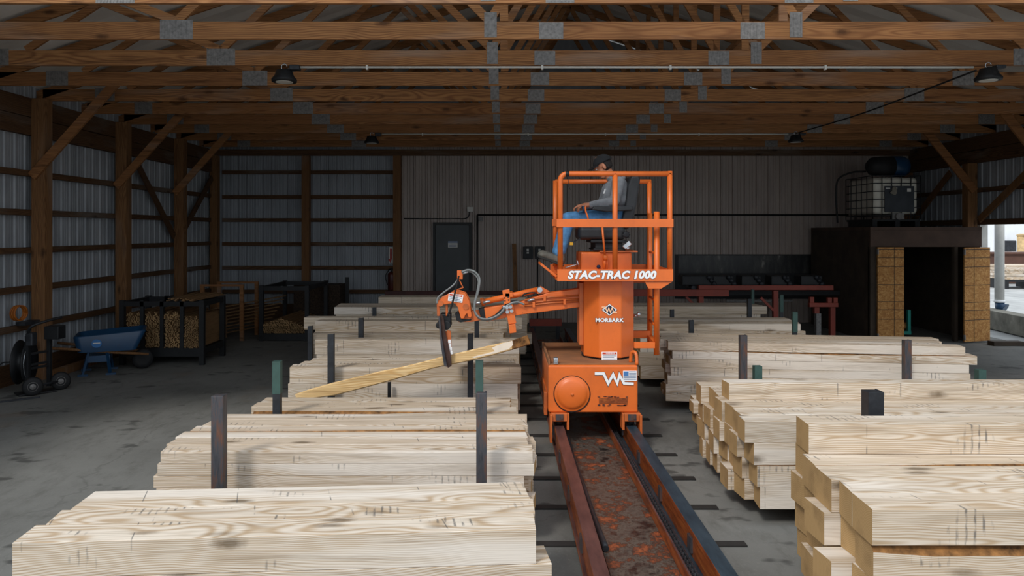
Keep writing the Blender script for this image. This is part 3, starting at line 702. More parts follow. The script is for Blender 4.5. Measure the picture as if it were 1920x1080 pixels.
def stack(desc, X0, Yf, yaw, zb, L, rows, layers, mat='timber', name='timber', jit=.03, wane=.12, over=None, gap=0.):
    """rows: widths from the front backwards; layers: thickness from the bottom up; over[(layer,row)] = dict(dx,dL,skip,wane,dz)"""
    over = over or {}; cy, sy = math.cos(yaw), math.sin(yaw)
    z = zb
    for li, t in enumerate(layers):
        y = 0.
        for ri, w in enumerate(rows):
            o = over.get((li, ri), {})
            if not o.get('skip'):
                dx = o.get('dx', R.uniform(-jit, jit)); l = L+o.get('dL', R.uniform(-jit, jit)*.7)
                wn = o.get('wane', R.choice([.03, .05]) if R.random() < wane else 0)
                tt = t
                lay = 'top' if li == len(layers)-1 else COUNTW[li]
                lb = f"{name.replace('_', ' ')}, {lay} layer, {ORD[ri]} row from front, {desc}"
                timber((X0+dx*cy-y*sy, Yf+dx*sy+y*cy, z), l, w, tt, yaw, lb, name+'s in the '+desc, mat, wn, name)
            y += w+gap
        z += t
    return z
def bunks(desc, xs, y0, y1):
    for i, x in enumerate(xs):
        tag(MB().box(x-.06, x+.06, y0, y1, 0, .128).build('stack_bunk', 'black', bevel=.004), f"dark bunk under the {('left', 'right')[i]} end, {desc}", 'bunk', 'stack bunks')
def stake(px, pytop, Y, label, mat='steel', w=.08, hidden=False):
    p = P(px, pytop, Y); a = w/2; th = .012
    m = MB().hprism([(p.x-a, Y-a), (p.x+a, Y-a), (p.x+a, Y+a), (p.x-a, Y+a)], 0, p.z-.004)
    m.hprism([(p.x-a, Y-a), (p.x+a, Y-a), (p.x+a, Y-a+th), (p.x-a, Y-a+th)], p.z-.004, p.z)
    m.hprism([(p.x+a-th, Y-a+th), (p.x+a, Y-a+th), (p.x+a, Y+a), (p.x+a-th, Y+a)], p.z-.004, p.z)
    if mat != 'paint': return tag(m.build('steel_stake', mat, bevel=.006), label, 'stake', 'steel stakes')
    r = thing('steel_stake', (p.x, Y, 0), label, 'stake', 'steel stakes')
    m.build('stake_tube', 'darksteel', r, bevel=.006)
    MB().hprism([(p.x-a-.002, Y-a-.002), (p.x+a+.002, Y-a-.002), (p.x+a+.002, Y+a+.002), (p.x-a-.002, Y+a+.002)], max(.2, p.z-.28), p.z+.001).build('painted_tip', 'greenpaint', r)
    return r

# left side -------------------------------------------------------------
ZB = .13
D = 'nearest left stack'
bunks(D, (-1.9, -.25), 3.35, 4.55)
stack(D, -2.425, 3.675, .066, ZB, 2.6, (.235, .21, .295), (.18, .18, .18), jit=.025, wane=0,
      over={(2, 0): dict(dx=0, dL=0, wane=0), (2, 1): dict(dx=.03, dL=-.01), (2, 2): dict(dx=.06, dL=-.06), (1, 0): dict(dx=.02, dL=.05)})
D = 'second left stack'
bunks(D, (-1.78, -.32), 5.15, 6.35)
stack(D, -2.40, 5.2, .0, ZB, 2.58, (.19, .18, .17, .17, .20, .18), (.1, .1, .085, .085, .085, .085), mat='board', name='thick_board', jit=.04,
      over={(5, 0): dict(dx=.0, dL=.02, wane=0), (5, 1): dict(dx=-.03, dL=.02), (5, 2): dict(dx=-.05, dL=.04), (5, 3): dict(dx=-.02, dL=.0), (5, 4): dict(dx=.02, dL=-.02), (5, 5): dict(dx=.06, dL=-.05),
            (4, 0): dict(dx=-.02, dL=.06), (3, 0): dict(dx=-.05, dL=.0), (4, 1): dict(dx=-.05, dL=.1)})
D = 'low third left stack'
bunks(D, (-1.78, -.32), 6.55, 7.3)
stack(D, -2.28, 6.6, 0, ZB, 2.36, (.2, .19, .2), (.16, .16, .16), jit=.04, over={(2, 0): dict(dx=.05, dL=-.02), (2, 1): dict(dx=-.02, dL=.0), (2, 2): dict(dx=-.0, dL=-.02)})
D = 'left stack behind the held slab'
bunks(D, (-1.75, -.45), 8.4, 9.35)
stack(D, -2.43, 8.44, 0, ZB, 2.6, (.23, .21, .2, .2), (.18, .175, .185), jit=.03, over={(2, 0): dict(dx=0, dL=.02, wane=0), (1, 0): dict(dx=-.02, dL=0, wane=0), (2, 1): dict(dx=.06, dL=-.1), (2, 2): dict(dx=.12, dL=-.18), (2, 3): dict(dx=.18, dL=-.2)})
D = 'fifth left stack'
bunks(D, (-1.75, -.45), 9.5, 10.75)
stack(D, -2.41, 9.52, 0, ZB, 2.6, (.19,), (.17, .17, .17, .19), jit=.03, wane=0, over={(3, 0): dict(dx=0, dL=.0)})
D = 'sixth left stack behind the fifth'
stack(D, -2.55, 9.99, 0, ZB, 2.6, (.24, .24, .22), (.17, .17, .17, .19), jit=.05, wane=0)
timber((-2.57, 10.2, ZB+.70), 2.6, .22, .155, 0, 'squared timber with bold grain, upper front of the sixth left stack', 'topping timbers', name='timber')
timber((-2.80, 10.48, ZB+.70), 3.05, .22, .17, 0, 'longest squared timber sticking out left atop the sixth left stack', 'topping timbers', name='timber')
D = 'seventh left stack'
bunks(D, (-1.7, -.3), 11.35, 12.2)
stack(D, -2.6, 11.4, 0, ZB, 2.65, (.22, .22, .22), (.17, .17, .17, .17, .13, .11), jit=.05, wane=0)
D = 'farthest left stack'
bunks(D, (-1.5, -.1), 12.6, 13.3)
stack(D, -2.1, 12.65, 0, ZB, 2.5, (.22, .22), (.17, .17, .17, .17, .17, .115), jit=.05, wane=0, over={(5, 0): dict(dx=-.03, dL=0)})

stake(411, 740, 5.02, 'tall rusty steel stake before the second left stack, left end')
stake(903, 735, 5.02, 'tall rusty steel stake before the second left stack, right end', w=.07)
stake(520, 677, 6.49, 'steel stake with green tip behind the second left stack, left end', 'paint', .065)
stake(899, 676, 6.49, 'steel stake with green tip half hidden behind a rusty stake', 'paint', .062)
stake(621, 626, 8.34, 'dark steel stake before the slab-side stack, its lower part crossed by the slab', 'darksteel', .068)
stake(882, 625, 8.34, 'dark steel stake right of the grapple behind the held slab', 'darksteel', .062)
stake(677, 596, 9.85, 'dark steel stake behind the fifth left stack, left end', 'darksteel', .065)
stake(894, 597, 9.85, 'dark steel stake behind the fifth left stack under the boom', 'darksteel', .06)
stake(702, 576, 11.3, 'small dark steel stake before the seventh left stack', 'darksteel', .055)
stake(582, 611, 9.93, 'dark steel stake under the overhanging timber of the sixth left stack', 'darksteel', .06)
stake(730, 716, 8.36, 'thin dark batten standing below the slab before the timber face', 'black', .035)

# right side ------------------------------------------------------------
D = 'nearest right stack'
bunks(D, (2.3, 4.0), 3.55, 5.1)
stack(D, 1.83, 3.64, 0, ZB, 2.6, (.235, .195, .25, .24, .25), (.18, .18, .18, .18), jit=.05, wane=.1,
      over={(3, 0): dict(dx=-.03, dL=0, wane=0), (3, 1): dict(dx=-.015, dL=.0, wane=0), (3, 2): dict(dx=-.04, dL=0, wane=0), (3, 3): dict(dx=-.02, dL=0), (3, 4): dict(dx=.04, dL=0), (2, 0): dict(dx=-.02, dL=0, wane=.07),
            (2, 1): dict(dx=.01, dL=0), (2, 2): dict(dx=-.09, dL=0), (1, 1): dict(dx=-.14, dL=0), (1, 0): dict(dx=-.02, dL=0), (2, 4): dict(dx=.02, dL=0), (1, 4): dict(dx=.05, dL=0), (0, 4): dict(dx=.06, dL=0)})
timber((1.86, 4.54, ZB+.72), 2.62, .24, .178, -.006, 'single squared timber lying on top of the nearest right stack', 'topping timbers')
D = 'second right stack'
bunks(D, (2.4, 4.1), 5.5, 7.15)
stack(D, 1.84, 5.57, 0, ZB, 2.75, (.2, .21, .23, .2, .22, .21, .21), (.165, .165, .165, .165), jit=.05, wane=.08,
      over={(3, 0): dict(dx=-.04, dL=0, wane=0), (3, 1): dict(dx=-.01, dL=0), (3, 2): dict(dx=.0, dL=0), (2, 0): dict(dx=.02, dL=0, wane=0), (1, 0): dict(dx=.05, dL=0, wane=.03), (0, 0): dict(dx=.08, dL=0)})
timber((1.885, 6.27, ZB+.66), 3.0, .19, .14, -.004, 'long knotty timber lying on top of the second right stack', 'topping timbers')
D = 'low stack behind the second right stack'
bunks(D, (2.6, 4.0), 7.35, 8.5)
stack(D, 2.09, 7.38, 0, ZB, 2.5, (.22, .21, .22, .21, .21), (.115, .115), jit=.05, wane=.1)
D = 'long board stack on the right'
bunks(D, (2.7, 4.6), 8.75, 9.95)
stack(D, 2.02, 9.14, -.125, ZB, 3.42, (.21, .21, .22, .2), (.104,)*7, mat='board', name='plank', jit=.05, wane=.06,
      over={(6, 0): dict(dx=-.01, dL=-.02, wane=0), (5, 0): dict(dx=.05, dL=.05, wane=.02), (4, 0): dict(dx=.02, dL=-.01, wane=0), (3, 0): dict(dx=.03, dL=.0, wane=0), (6, 1): dict(dx=-.08, dL=-.1), (6, 2): dict(dx=-.06, dL=-.05), (6, 3): dict(dx=-.05, dL=0)})
D = 'right stack beyond the long boards'
bunks(D, (2.7, 4.0), 10.45, 11.9)
stack(D, 1.93, 10.5, 0, ZB, 2.45, (.24, .22), (.19, .19, .19), jit=.02, wane=0, over={(0, 0): dict(dx=0, dL=0), (1, 0): dict(dx=-.03, dL=0)})
D = 'taller right stack before the red conveyor'
stack(D, 1.95, 11.0, 0, ZB, 2.48, (.22, .22, .22, .2), (.17, .17, .17, .10, .105), jit=.03, wane=0, over={(4, 0): dict(dx=-.05, dL=0)})
D = 'farthest right stack'
bunks(D, (2.7, 4.0), 12.95, 13.75)
stack(D, 1.95, 13.0, 0, ZB, 2.55, (.24, .22, .22), (.17, .17, .17, .13, .135), jit=.05, wane=0, over={(4, 0): dict(dx=-.0, dL=.07)})
stake(1636, 732, 5.09, 'thick dark steel stake between the two nearest right stacks', 'darksteel', .105)
stake(1393, 628, 8.6, 'tall dark steel stake before the long board stack, left', 'steel', .08)
stake(1700, 637, 8.62, 'tall dark steel stake before the long board stack, right', 'steel', .078)
stake(1420, 686, 7.22, 'short green steel stake showing above the long knotty timber, left', 'paint', .068)
stake(1838, 693, 7.22, 'short green steel stake standing on bare floor at right', 'paint', .068)
stake(1296, 600, 10.35, 'dark steel stake second right of the orange ladder', 'darksteel', .062)
stake(1260, 580, 12.0, 'dark steel stake nearest the orange ladder', 'darksteel', .06)
stake(1490, 585, 10.45, 'steel stake with green tip at right end of far right stack', 'paint', .058)
stake(1405, 560, 12.4, 'dark steel stake before the red conveyor, left of pair', 'darksteel', .066)
stake(1465, 553, 12.4, 'steel stake with green tip before the red conveyor leg', 'paint', .05)
stake(1411, 543, 13.9, 'slim steel stake with green tip just behind a dark stake', 'paint', .045)

# ------------------------------------------------------------------ the stacking machine
mc = thing('timber_stacking_machine', (.9, 8.1, RZ), 'orange rail-mounted timber stacking machine with seat platform and grapple boom', 'machine')
wx0, wx1, wy0, wy1, wz0, wz1 = .445, 1.345, 7.5, 8.72, .385, .86
MB().box(wx0, wx1, wy0, wy1, wz0, wz1).build('wagon_body', 'orange', mc, bevel=.018, seg=3)
wag = [o for o in mc.children if o.name == 'wagon_body'][0]
m = MB().box(wx0+.01, wx1-.01, wy0+.03, wy1-.02, wz1, wz1+.012); m.box(wx0, wx0+.02, wy0+.02, wy1, wz1, wz1+.06).box(wx0+.02, wx1, wy1-.02, wy1, wz1, wz1+.05); m.build('wagon_deck', paint('dusty_deck_paint', '96643f', '5f4632', .8, .8), mc, bevel=.003)
m = MB().box(.50, .545, 7.52, 7.58, .87, .93); m.cyl((.523, 7.518, .905), (.523, 7.505, .905), .022, 14); m.build('deck_lamp', 'chrome', mc, bevel=.003)
MB().tube(spline([(1.29, 7.62, .87), (1.30, 7.6, .97), (1.335, 7.56, .97), (1.34, 7.53, .86)], 5), .018, 8).build('lift_lug', 'orange', mc)
c = P(1072.5, 738.5, 7.5)
MB().lathe([(.0, .034), (.06, .032), (.12, .024), (.15, .012), (.155, .004), (.172, .004), (.18, .0)], (c.x, 7.5, c.z), (0, -1, 0), 40).build('round_cover', 'orange', wag)
MB().lathe([(.178, 0), (.186, .006), (.186, 0)], (c.x, 7.5, c.z), (0, -1, 0), 40).build('cover_rim', 'black', wag)
MB().lathe([(.014, .0), (.014, .01), (.006, .014)], (c.x, 7.468, c.z), (0, -1, 0), 14).build('cover_bolt', 'orange_worn', wag)
# slot with chipped paint
m = MB(); a = P(1123, 757, 7.5); b = P(1176, 746, 7.5)
m.prism([(a.x, a.z-.008), (a.x+.02, a.z+.006), (b.x-.02, a.z+.004), (b.x, a.z-.01), (b.x+.004, b.z+.01), (b.x-.02, b.z-.002), (a.x+.02, b.z-.004), (a.x, b.z+.008)], 7.494, 7.5)
m.build('worn_slot', 'rail_l', wag)
m = MB()
for q in range(26):
    u = R.random(); x = a.x+(b.x-a.x)*u+R.uniform(-.012, .012); z = (a.z-.012 if R.random() < .5 else b.z+.012)+R.uniform(-.006, .006)
    m.box(x-.012, x+.012, 7.492, 7.497, z-.0025, z+.0025)
m.build('chipped_edge', 'outline', wag)
# zigzag mark and flag on the wagon
def stroke(pts, w, y0, y1, m):
    pts = [V((p[0], p[1])) for p in pts]; L_, R_ = [], []
    for i, p in enumerate(pts):
        ds = [(pts[k+1]-pts[k]).normalized() for k in (i-1, i) if 0 <= k < len(pts)-1]
        ns = [V((-d.y, d.x)) for d in ds]; n_ = sum(ns, V((0, 0))).normalized(); q = w/2/max(.42, n_.dot(ns[0]))
        L_.append(p+n_*q); R_.append(p-n_*q)
    for i in range(len(pts)-1): m.prism([tuple(v) for v in (L_[i], L_[i+1], R_[i+1], R_[i])], y0, y1)
    return m
def zig(pts, Y, w, mat, name, par, dep=.003):
    q = [P(*p, Y) for p in pts]
    return stroke([(v.x, v.z) for v in q], w, Y-dep, Y, MB()).build(name, mat, par)
zz = lambda x, y: (980+x/3.373, 500+y/3.373)
zp = [zz(456, 676), zz(512, 676), zz(541, 738), zz(572, 682), zz(598, 738), zz(612, 684), zz(641, 738), zz(702, 741)]
zig(zp, 7.497, .034, 'outline', 'emblem_outline', wag, .002); zig(zp, 7.494, .026, 'white', 'zigzag_emblem', wag)
a = P(1168, 714, 7.5); b = P(1193.5, 695, 7.5)
fl = MB().box(a.x, b.x, 7.493, 7.5, a.z, b.z).build('flag_sticker', 'white', wag)
m = MB()
for k in range(6):
    z = a.z+.012+k*.0155; m.box(a.x+.006 if k < 3 else a.x+.06, b.x-.006, 7.4915, 7.493, z, z+.007)
m.build('flag_stripes', 'ink', fl); MB().box(a.x+.006, a.x+.055, 7.4915, 7.493, a.z+.05, b.z-.006).build('flag_canton', 'stickblue', fl)
# wheel guides over the rails
for x, s in ((.555, -1), (1.28, 1)):
    for y in (7.46, 8.6):
        m = MB().box(x-.085, x+.085, y, y+.16, RZ+.055, wz0)
        m.box(x+s*.085-.012, x+s*.085+.012, y-.03, y+.2, .10, wz0-.01); m.box(x-s*.085-.012, x-s*.085+.012, y, y+.16, RZ-.03, wz0)
        g_ = m.build('wheel_guide', 'orange_worn', mc, bevel=.004)
        MB().box(x-.04, x+.04, y-.012, y, RZ+.07, RZ+.13).cyl((x+.02, y-.012, RZ+.1), (x+.02, y-.025, RZ+.1), .014, 6).build('scraper_bolt', 'steel', g_)
        MB().cyl((x-.03, y+.1, RZ+.055), (x+.03, y+.1, RZ+.055), .054, 16).build('wheel', 'darksteel', g_)
m = MB().box(wx0-.035, wx0-.002, 7.62, 7.72, .33, .56); m.box(wx0-.012, wx0, 7.7, 8.5, .5, .56); m.build('side_bracket', 'orange_worn', mc, bevel=.004)
MB().cyl((.7, 8.1, .875), (.7+.001, 8.1, .876), .01, 6)
# mast
cx = 1.085; yf = 7.75; yb = 8.35
oct_ = [(.845, yf+.15), (.990, yf), (1.217, yf), (1.375, yf+.16), (1.375, yb-.15), (1.22, yb), (.99, yb), (.845, yb-.15)]
MB().cyl((cx+.02, 8.05, .872), (cx+.02, 8.05, .905), .27, 32).build('slew_ring', 'darksteel', mc)
mast = MB().hprism(oct_, .89, 1.70).build('mast', 'orange', mc, bevel=.01)
def badge():
    Y = yf-.003; q = lambda x, y: P(1040+x/6.353, 530+y/6.353, Y)
    cx_, cy_ = 653, 324
    def dia(wd, h, y0, y1, mat, nm, par):
        p = [q(cx_-wd, cy_), q(cx_, cy_+h), q(cx_+wd, cy_), q(cx_, cy_-h)]
        return MB().prism([(v.x, v.z) for v in p], y0, y1).build(nm, mat, par)
    b = dia(97, 74, yf-.003, yf, 'navy', 'diamond_badge', mast)
    dia(91, 69, yf-.004, yf-.003, 'white', 'badge_border', b); dia(75, 56, yf-.005, yf-.004, 'navy', 'badge_field', b)
    pts = [(560, 290), (602, 290), (626, 352), (644, 300), (664, 352), (684, 298), (702, 356), (742, 357)]
    v = [q(*p) for p in pts]; m = stroke([(t.x, t.z) for t in v], .0115, yf-.0065, yf-.005, MB())
    m.build('badge_zigzag', 'peach', b)
badge()
p = P(1142.5, 600.5, yf)
text('MORBARK', .054, (p.x, yf-.002, p.z), 'navy', 'lettering_outline', mast, .001, 0, .0042, 1.12, 1.04)
text('MORBARK', .0525, (p.x, yf-.0045, p.z), 'white', 'maker_lettering', mast, .001, 0, .0024, 1.12, 1.07)
def warn(x0, x1, y0, y1, Y, par, tilt=0., word=True):
    a, b = P(x0, y1, Y), P(x1, y0, Y); w, h = b.x-a.x, b.z-a.z; c = (a+b)/2; rot = Matrix.Rotation(tilt, 3, 'Y')
    def quad(m, u0, u1, v0, v1, ya, yb_):
        p = [rot@V((w*(u-.5), 0, h*(v-.5)))+c for u, v in ((u0, v0), (u1, v0), (u1, v1), (u0, v1))]
        return m.prism([(t.x, t.z) for t in p], ya, yb_)
    s = quad(MB(), 0, 1, 0, 1, Y-.003, Y).build('warning_sticker', 'white', par)
    quad(MB(), .05, .95, .70, .93, Y-.004, Y-.003).build('warning_band', 'stickred', s)
    m = MB(); [quad(m, .08, .92-.12*(k % 2), .12+k*.19, .19+k*.19, Y-.004, Y-.003) for k in range(3)]
    m.build('print_lines', 'ink', s)
    text('WARNING!', h*.21, c+rot@V((w*.06, 0, h*.315))+V((0, -.0042, 0)), 'white', 'warning_word', s, .0005, 0, .0006, 1.0, 1, (PI/2, tilt, 0))
warn(1128, 1157, 659.5, 675.5, yf, mast)
m = MB().box(.80, .845, 7.93, 8.17, 1.0, 1.66); m.build('mast_hinge_plate', 'orange_worn', mc, bevel=.004)
m = MB(); m.cyl((1.385, 8.0, 1.31), (1.43, 7.98, 1.30), .016, 10); m.cyl((1.43, 7.98, 1.3), (1.445, 7.98, 1.34), .022, 10); m.build('breather_valve', 'chrome', mc)
# platform
px0, px1, py0, py1 = .543, 1.722, 7.60, 8.78
pl = MB().box(px0, px1, py0, py0+.012, 1.70, 1.82).box(px1-.012, px1, py0+.012, py1, 1.70, 1.82).box(px0, px1-.012, py1-.012, py1, 1.70, 1.82).box(px0, px1-.012, py0+.012, py1-.012, 1.70, 1.712).build('platform', 'orange', mc, bevel=.002)
p = P(1146.5, 516, py0)
text('STAC-TRAC 1000', .106, (p.x, py0-.002, p.z), 'outline', 'lettering_outline', pl, .001, .22, .0080, 1.06, 1.05)
text('STAC-TRAC 1000', .106, (p.x, py0-.0045, p.z), 'white', 'model_lettering', pl, .001, .22, .0052, 1.06, 1.05)
a = [P(1209, 528, 7.62), P(1261, 528, 7.62), P(1240, 541, 7.62), P(1216, 541, 7.62)]
for y in (7.62, 8.5): MB().prism([(v.x, v.z) for v in a], y, y+.02).build('gusset', 'orange', mc)
RT = .027
def guard(Y, X0, X1, zt_, zmid, nm, mids, left_cap):
    pts = [(X0, Y, 1.80), (X0, Y, zt_-.07)]+arc((X0+.07, Y, zt_-.07), .07, PI, PI/2, 6, (1, 0, 0), (0, 0, 1))[1:]+[(X1, Y, zt_)]
    m = MB().tube(pts, RT, 14); m.tube([(X1-.02, Y, 1.80), (X1-.02, Y, zt_+RT)], RT, 14)
    for x in mids: m.tube([(x, Y, 1.80), (x, Y, zt_)], RT, 14)
    g_ = m.build(nm, 'orange', mc)
    MB().box(X0-.04, X1+.01, Y-RT-.012, Y-RT-.001, zmid-.042, zmid+.042).build('mid_bar', 'orange', g_, bevel=.002)
    return g_
gf = guard(7.635, .575, 1.715, 2.795, 2.29, 'front_guard_rail', (1.135,), 0)
p = P(1063.5, 325, 7.635)
m = MB().cyl((p.x-.018, 7.635, 2.795), (p.x+.018, 7.635, 2.795), .030, 14); m.tube(spline([(p.x, 7.60, 2.77), (p.x+.01, 7.6, 2.70), (p.x+.015, 7.6, 2.66), (p.x+.03, 7.6, 2.63)], 4), .003, 5); m.build('tape_and_wire', 'black', gf)
yr = 8.74
m = MB().tube([(.60, yr, 1.80), (.60, yr, 2.80)], RT, 14).tube([(.60, yr, 2.79), (1.72, yr, 2.79)], RT, 14).tube([(1.70, yr, 1.80), (1.70, yr, 2.79)], RT, 14)
m.build('rear_guard_rail', 'orange', mc)
m = MB().box(.56, 1.73, yr-.04, yr-.03, 2.27, 2.35); m.build('rear_mid_bar', 'orange', mc)
m = MB().tube([(1.70, 7.64, 2.31), (1.70, 8.0, 2.31)], .02, 10).tube([(1.70, 8.4, 2.31), (1.70, 8.74, 2.31)], .02, 10); m.build('side_guard_bar', 'orange', mc)
# ladder on the right
s0, s1 = V((1.578, 7.72, 0)), V((1.625, 8.32, 0))
m = MB()
lad = None
m.tube([(s0.x, s0.y, .93), (s0.x, s0.y, 2.41)], .03, 14).tube([(s1.x, s1.y, .97), (s1.x, s1.y, 2.41)], .03, 14)
lad = m.build('ladder', 'orange', mc)
for z in (1.22, 1.48, 1.98): MB().cyl((s0.x, s0.y, z), (s1.x, s1.y, z), .014, 10).build('rung', 'orange', lad)
MB().box(1.345, s0.x, s0.y-.02, s0.y+.03, 1.0, 1.06).box(1.36, s1.x, s1.y-.03, s1.y+.03, 1.02, 1.10).bar((s0.x, s0.y, 1.03), (s1.x, s1.y, 1.03), .05, .05).build('ladder_foot_frame', 'orange', lad, bevel=.003)
# seat
st = MB().box(.82, 1.36, 7.95, 8.5, 1.712, 1.985).build('seat_pedestal', 'orange', mc, bevel=.015)
MB().box(1.02, 1.42, 7.93, 8.52, 1.985, 2.0).build('seat_base_plate', 'orange_worn', st)
MB().box(.96, 1.3, 7.99, 8.45, 2.0, 2.025).box(.98, 1.27, 8.01, 8.43, 2.025, 2.085).box(.93, 1.31, 7.98, 8.46, 2.085, 2.115).build('suspension', 'black', st, bevel=.006)
seat = MB().box(.80, 1.30, 7.965, 8.445, 2.115, 2.265).build('seat_cushion', 'vinyl', mc, bevel=.045, seg=4)
MB().prism([(1.255, 2.30), (1.30, 2.22), (1.375, 2.27), (1.42, 2.50), (1.46, 2.77), (1.435, 2.81), (1.36, 2.80), (1.325, 2.70), (1.30, 2.50)], 7.975, 8.435).build('backrest', 'vinyl', seat, bevel=.03, seg=4)
for y in (7.90, 8.45): MB().prism([(.93, 2.435), (.95, 2.475), (1.36, 2.475), (1.37, 2.43), (1.1, 2.41)], y, y+.06).build('armrest', 'vinyl', seat, bevel=.012)
c = V((1.30, 7.955, 2.17)); m = MB().lathe([(.0, .03), (.02, .035), (.033, .03), (.033, .0)], c, (0, -1, 0), 16)
for k in range(8): m.box(c.x+.034*math.cos(k*PI/4)-.006, c.x+.034*math.cos(k*PI/4)+.006, c.y-.03, c.y, c.z+.034*math.sin(k*PI/4)-.006, c.z+.034*math.sin(k*PI/4)+.006)
m.build('adjuster_knob', 'darksteel', seat)
m = MB().bar((1.27, 7.94, 2.03), (1.34, 7.94, 2.09), .05, .07, (0, 1, 0)); m.cyl((1.31, 7.95, 2.03), (1.31, 7.92, 2.03), .022, 12); m.build('seat_bracket', 'chrome', seat, bevel=.008)
m = MB().tube([P(1129, 424, 7.9), P(1134, 478, 7.9)], .011, 8).tube([P(1134, 478, 7.9), P(1133, 506, 7.9)], .016, 8).cyl(P(1134, 478, 7.9), P(1135, 488, 7.9), .024, 10).tube([P(1139, 480, 7.9), P(1138, 508, 7.9)], .006, 6); m.build('control_lever', 'orange', mc)
c = P(1122, 500, 7.94); MB().lathe([(.02, 0), (.02, .015), (.01, .02)], c, (0, -1, 0), 16).build('pedestal_plug', 'navy', st)
# joystick by the hand
m = MB().tube([(.845, 7.93, 2.40), (.85, 7.93, 2.44), (.84, 7.93, 2.475)], [.012, .018, .02], 10); m.build('joystick', 'bluepaint', mc)
MB().tube(spline([(.86, 7.9, 2.47), (.865, 7.9, 2.42), (.885, 7.9, 2.36), (.90, 7.92, 2.30)], 5), .009, 8).build('joystick_bracket', 'orange', mc)
# footrest
m = MB().bar((.39, 8.18, 1.862), (.56, 8.18, 1.725), .5, .025, (0, 0, 1)); m.build('footrest', 'orange', mc, bevel=.003)
MB().tube([P(1060, 502, 8.0), P(1085, 495, 8.0)], .007, 6).tube([P(1082, 488, 8.0), P(1086, 500, 8.0)], .007, 6).build('pedal_rod', 'chrome', mc)
MB().bar((.82, 8.0, 2.13), (.722, 8.0, 2.085), .012, .012).build('tag_strap', 'black', seat)
MB().box(.705, .74, 7.99, 8.02, 2.06, 2.09).build('yellow_tag', plain('yellow_paint', 'e0a82a', .5), seat)

# boom ----------------------------------------------------------------
YB0 = 8.05
def z3(x, y, Y=YB0): return P(540+x/3.4286, 480+y/3.4286, Y)
def zpoly(pts, Y=YB0): return [(v.x, v.z) for v in (z3(x, y, Y) for x, y in pts)]
bm = MB().prism(zpoly([(1872, 205), (1872, 325), (1500, 372), (1275, 418), (1262, 330), (1470, 300), (1660, 236)]), 7.98, 8.12).build('boom', 'orange', mc, bevel=.006)
MB().prism(zpoly([(1270, 345), (1275, 402), (1185, 420), (1100, 422), (1080, 395), (1180, 352)]), 8.0, 8.1).build('boom_extension', 'orange_worn', bm, bevel=.004)
MB().prism(zpoly([(1226, 338), (1266, 330), (1272, 395), (1240, 392)]), 7.993, 8.107).build('wear_pad', 'black', bm)
MB().prism(zpoly([(1075, 365), (1098, 352), (1118, 400), (1180, 400), (1180, 410), (1110, 424), (1085, 410)]), 7.995, 8.105).build('end_stop', 'black', bm, bevel=.005)
m = MB(); m.prism(zpoly([(1600, 210), (1625, 195), (1680, 226), (1640, 240), (1600, 240)]), 8.0, 8.02).prism(zpoly([(1600, 210), (1625, 195), (1680, 226), (1640, 240), (1600, 240)]), 8.08, 8.10); m.build('cylinder_ear', 'orange', bm)
cyl = MB().cyl(z3(1605, 218), z3(1260, 295), .032, 16).build('hydraulic_cylinder', 'orange', bm)
MB().cyl(z3(1260, 295), z3(1195, 308), .018, 12).build('piston_rod', 'chrome', cyl)
m = MB().cyl(z3(1262, 293), z3(1240, 298), .045, 14); m.build('gland', 'orange_worn', cyl)
m = MB(); c = z3(1617, 214); m.cyl((c.x, 7.96, c.z), (c.x, 8.14, c.z), .028, 14); m.build('pivot_pin', 'chrome', bm)
for k, yy in enumerate((262, 284, 300)):
    MB().tube([z3(1872, yy-8, 7.965), z3(1690, yy+2, 7.965), z3(1520, yy+22, 7.965)], .010, 8).build('hydraulic_pipe', 'orange_worn', bm)
m = MB()
for x, y in ((1650, 272), (1580, 312), (1778, 295)): 
    c = z3(x, y, 7.965); m.box(c.x-.014, c.x+.014, 7.945, 7.985, c.z-.03, c.z+.03)
m.build('pipe_clamp', 'orange', bm, bevel=.003)
m = MB().prism(zpoly([(1377, 222), (1424, 212), (1430, 300), (1390, 312)], 7.93), 7.93, 7.95).prism(zpoly([(1395, 322), (1445, 310), (1468, 432), (1418, 440)], 7.93), 7.93, 7.97).prism(zpoly([(1418, 444), (1462, 434), (1468, 490), (1425, 497)], 7.93), 7.91, 8.15)
m.box(*[f(z3(1395, 300, 8).x, z3(1445, 300, 8).x) for f in (min, max)], 7.93, 8.17, z3(0, 262, 8).z, z3(0, 235, 8).z)
hb = m.build('boom_stop_bracket', 'orange', bm, bevel=.004)
m = MB()
for x, y in ((1410, 358), (1437, 352), (1408, 330), (1430, 326)):
    c = z3(x, y, 7.93); m.cyl((c.x, 7.93, c.z), (c.x, 7.905, c.z), .020, 6)
m.build('bolts', 'chrome', hb)
m = MB()
for x, y in ((1392, 270), (1415, 265), (1395, 288), (1418, 283)):
    c = z3(x, y, 7.93); m.cyl((c.x, 7.931, c.z), (c.x, 7.9275, c.z), .008, 10)
m.build('bolt_holes', 'black', hb)
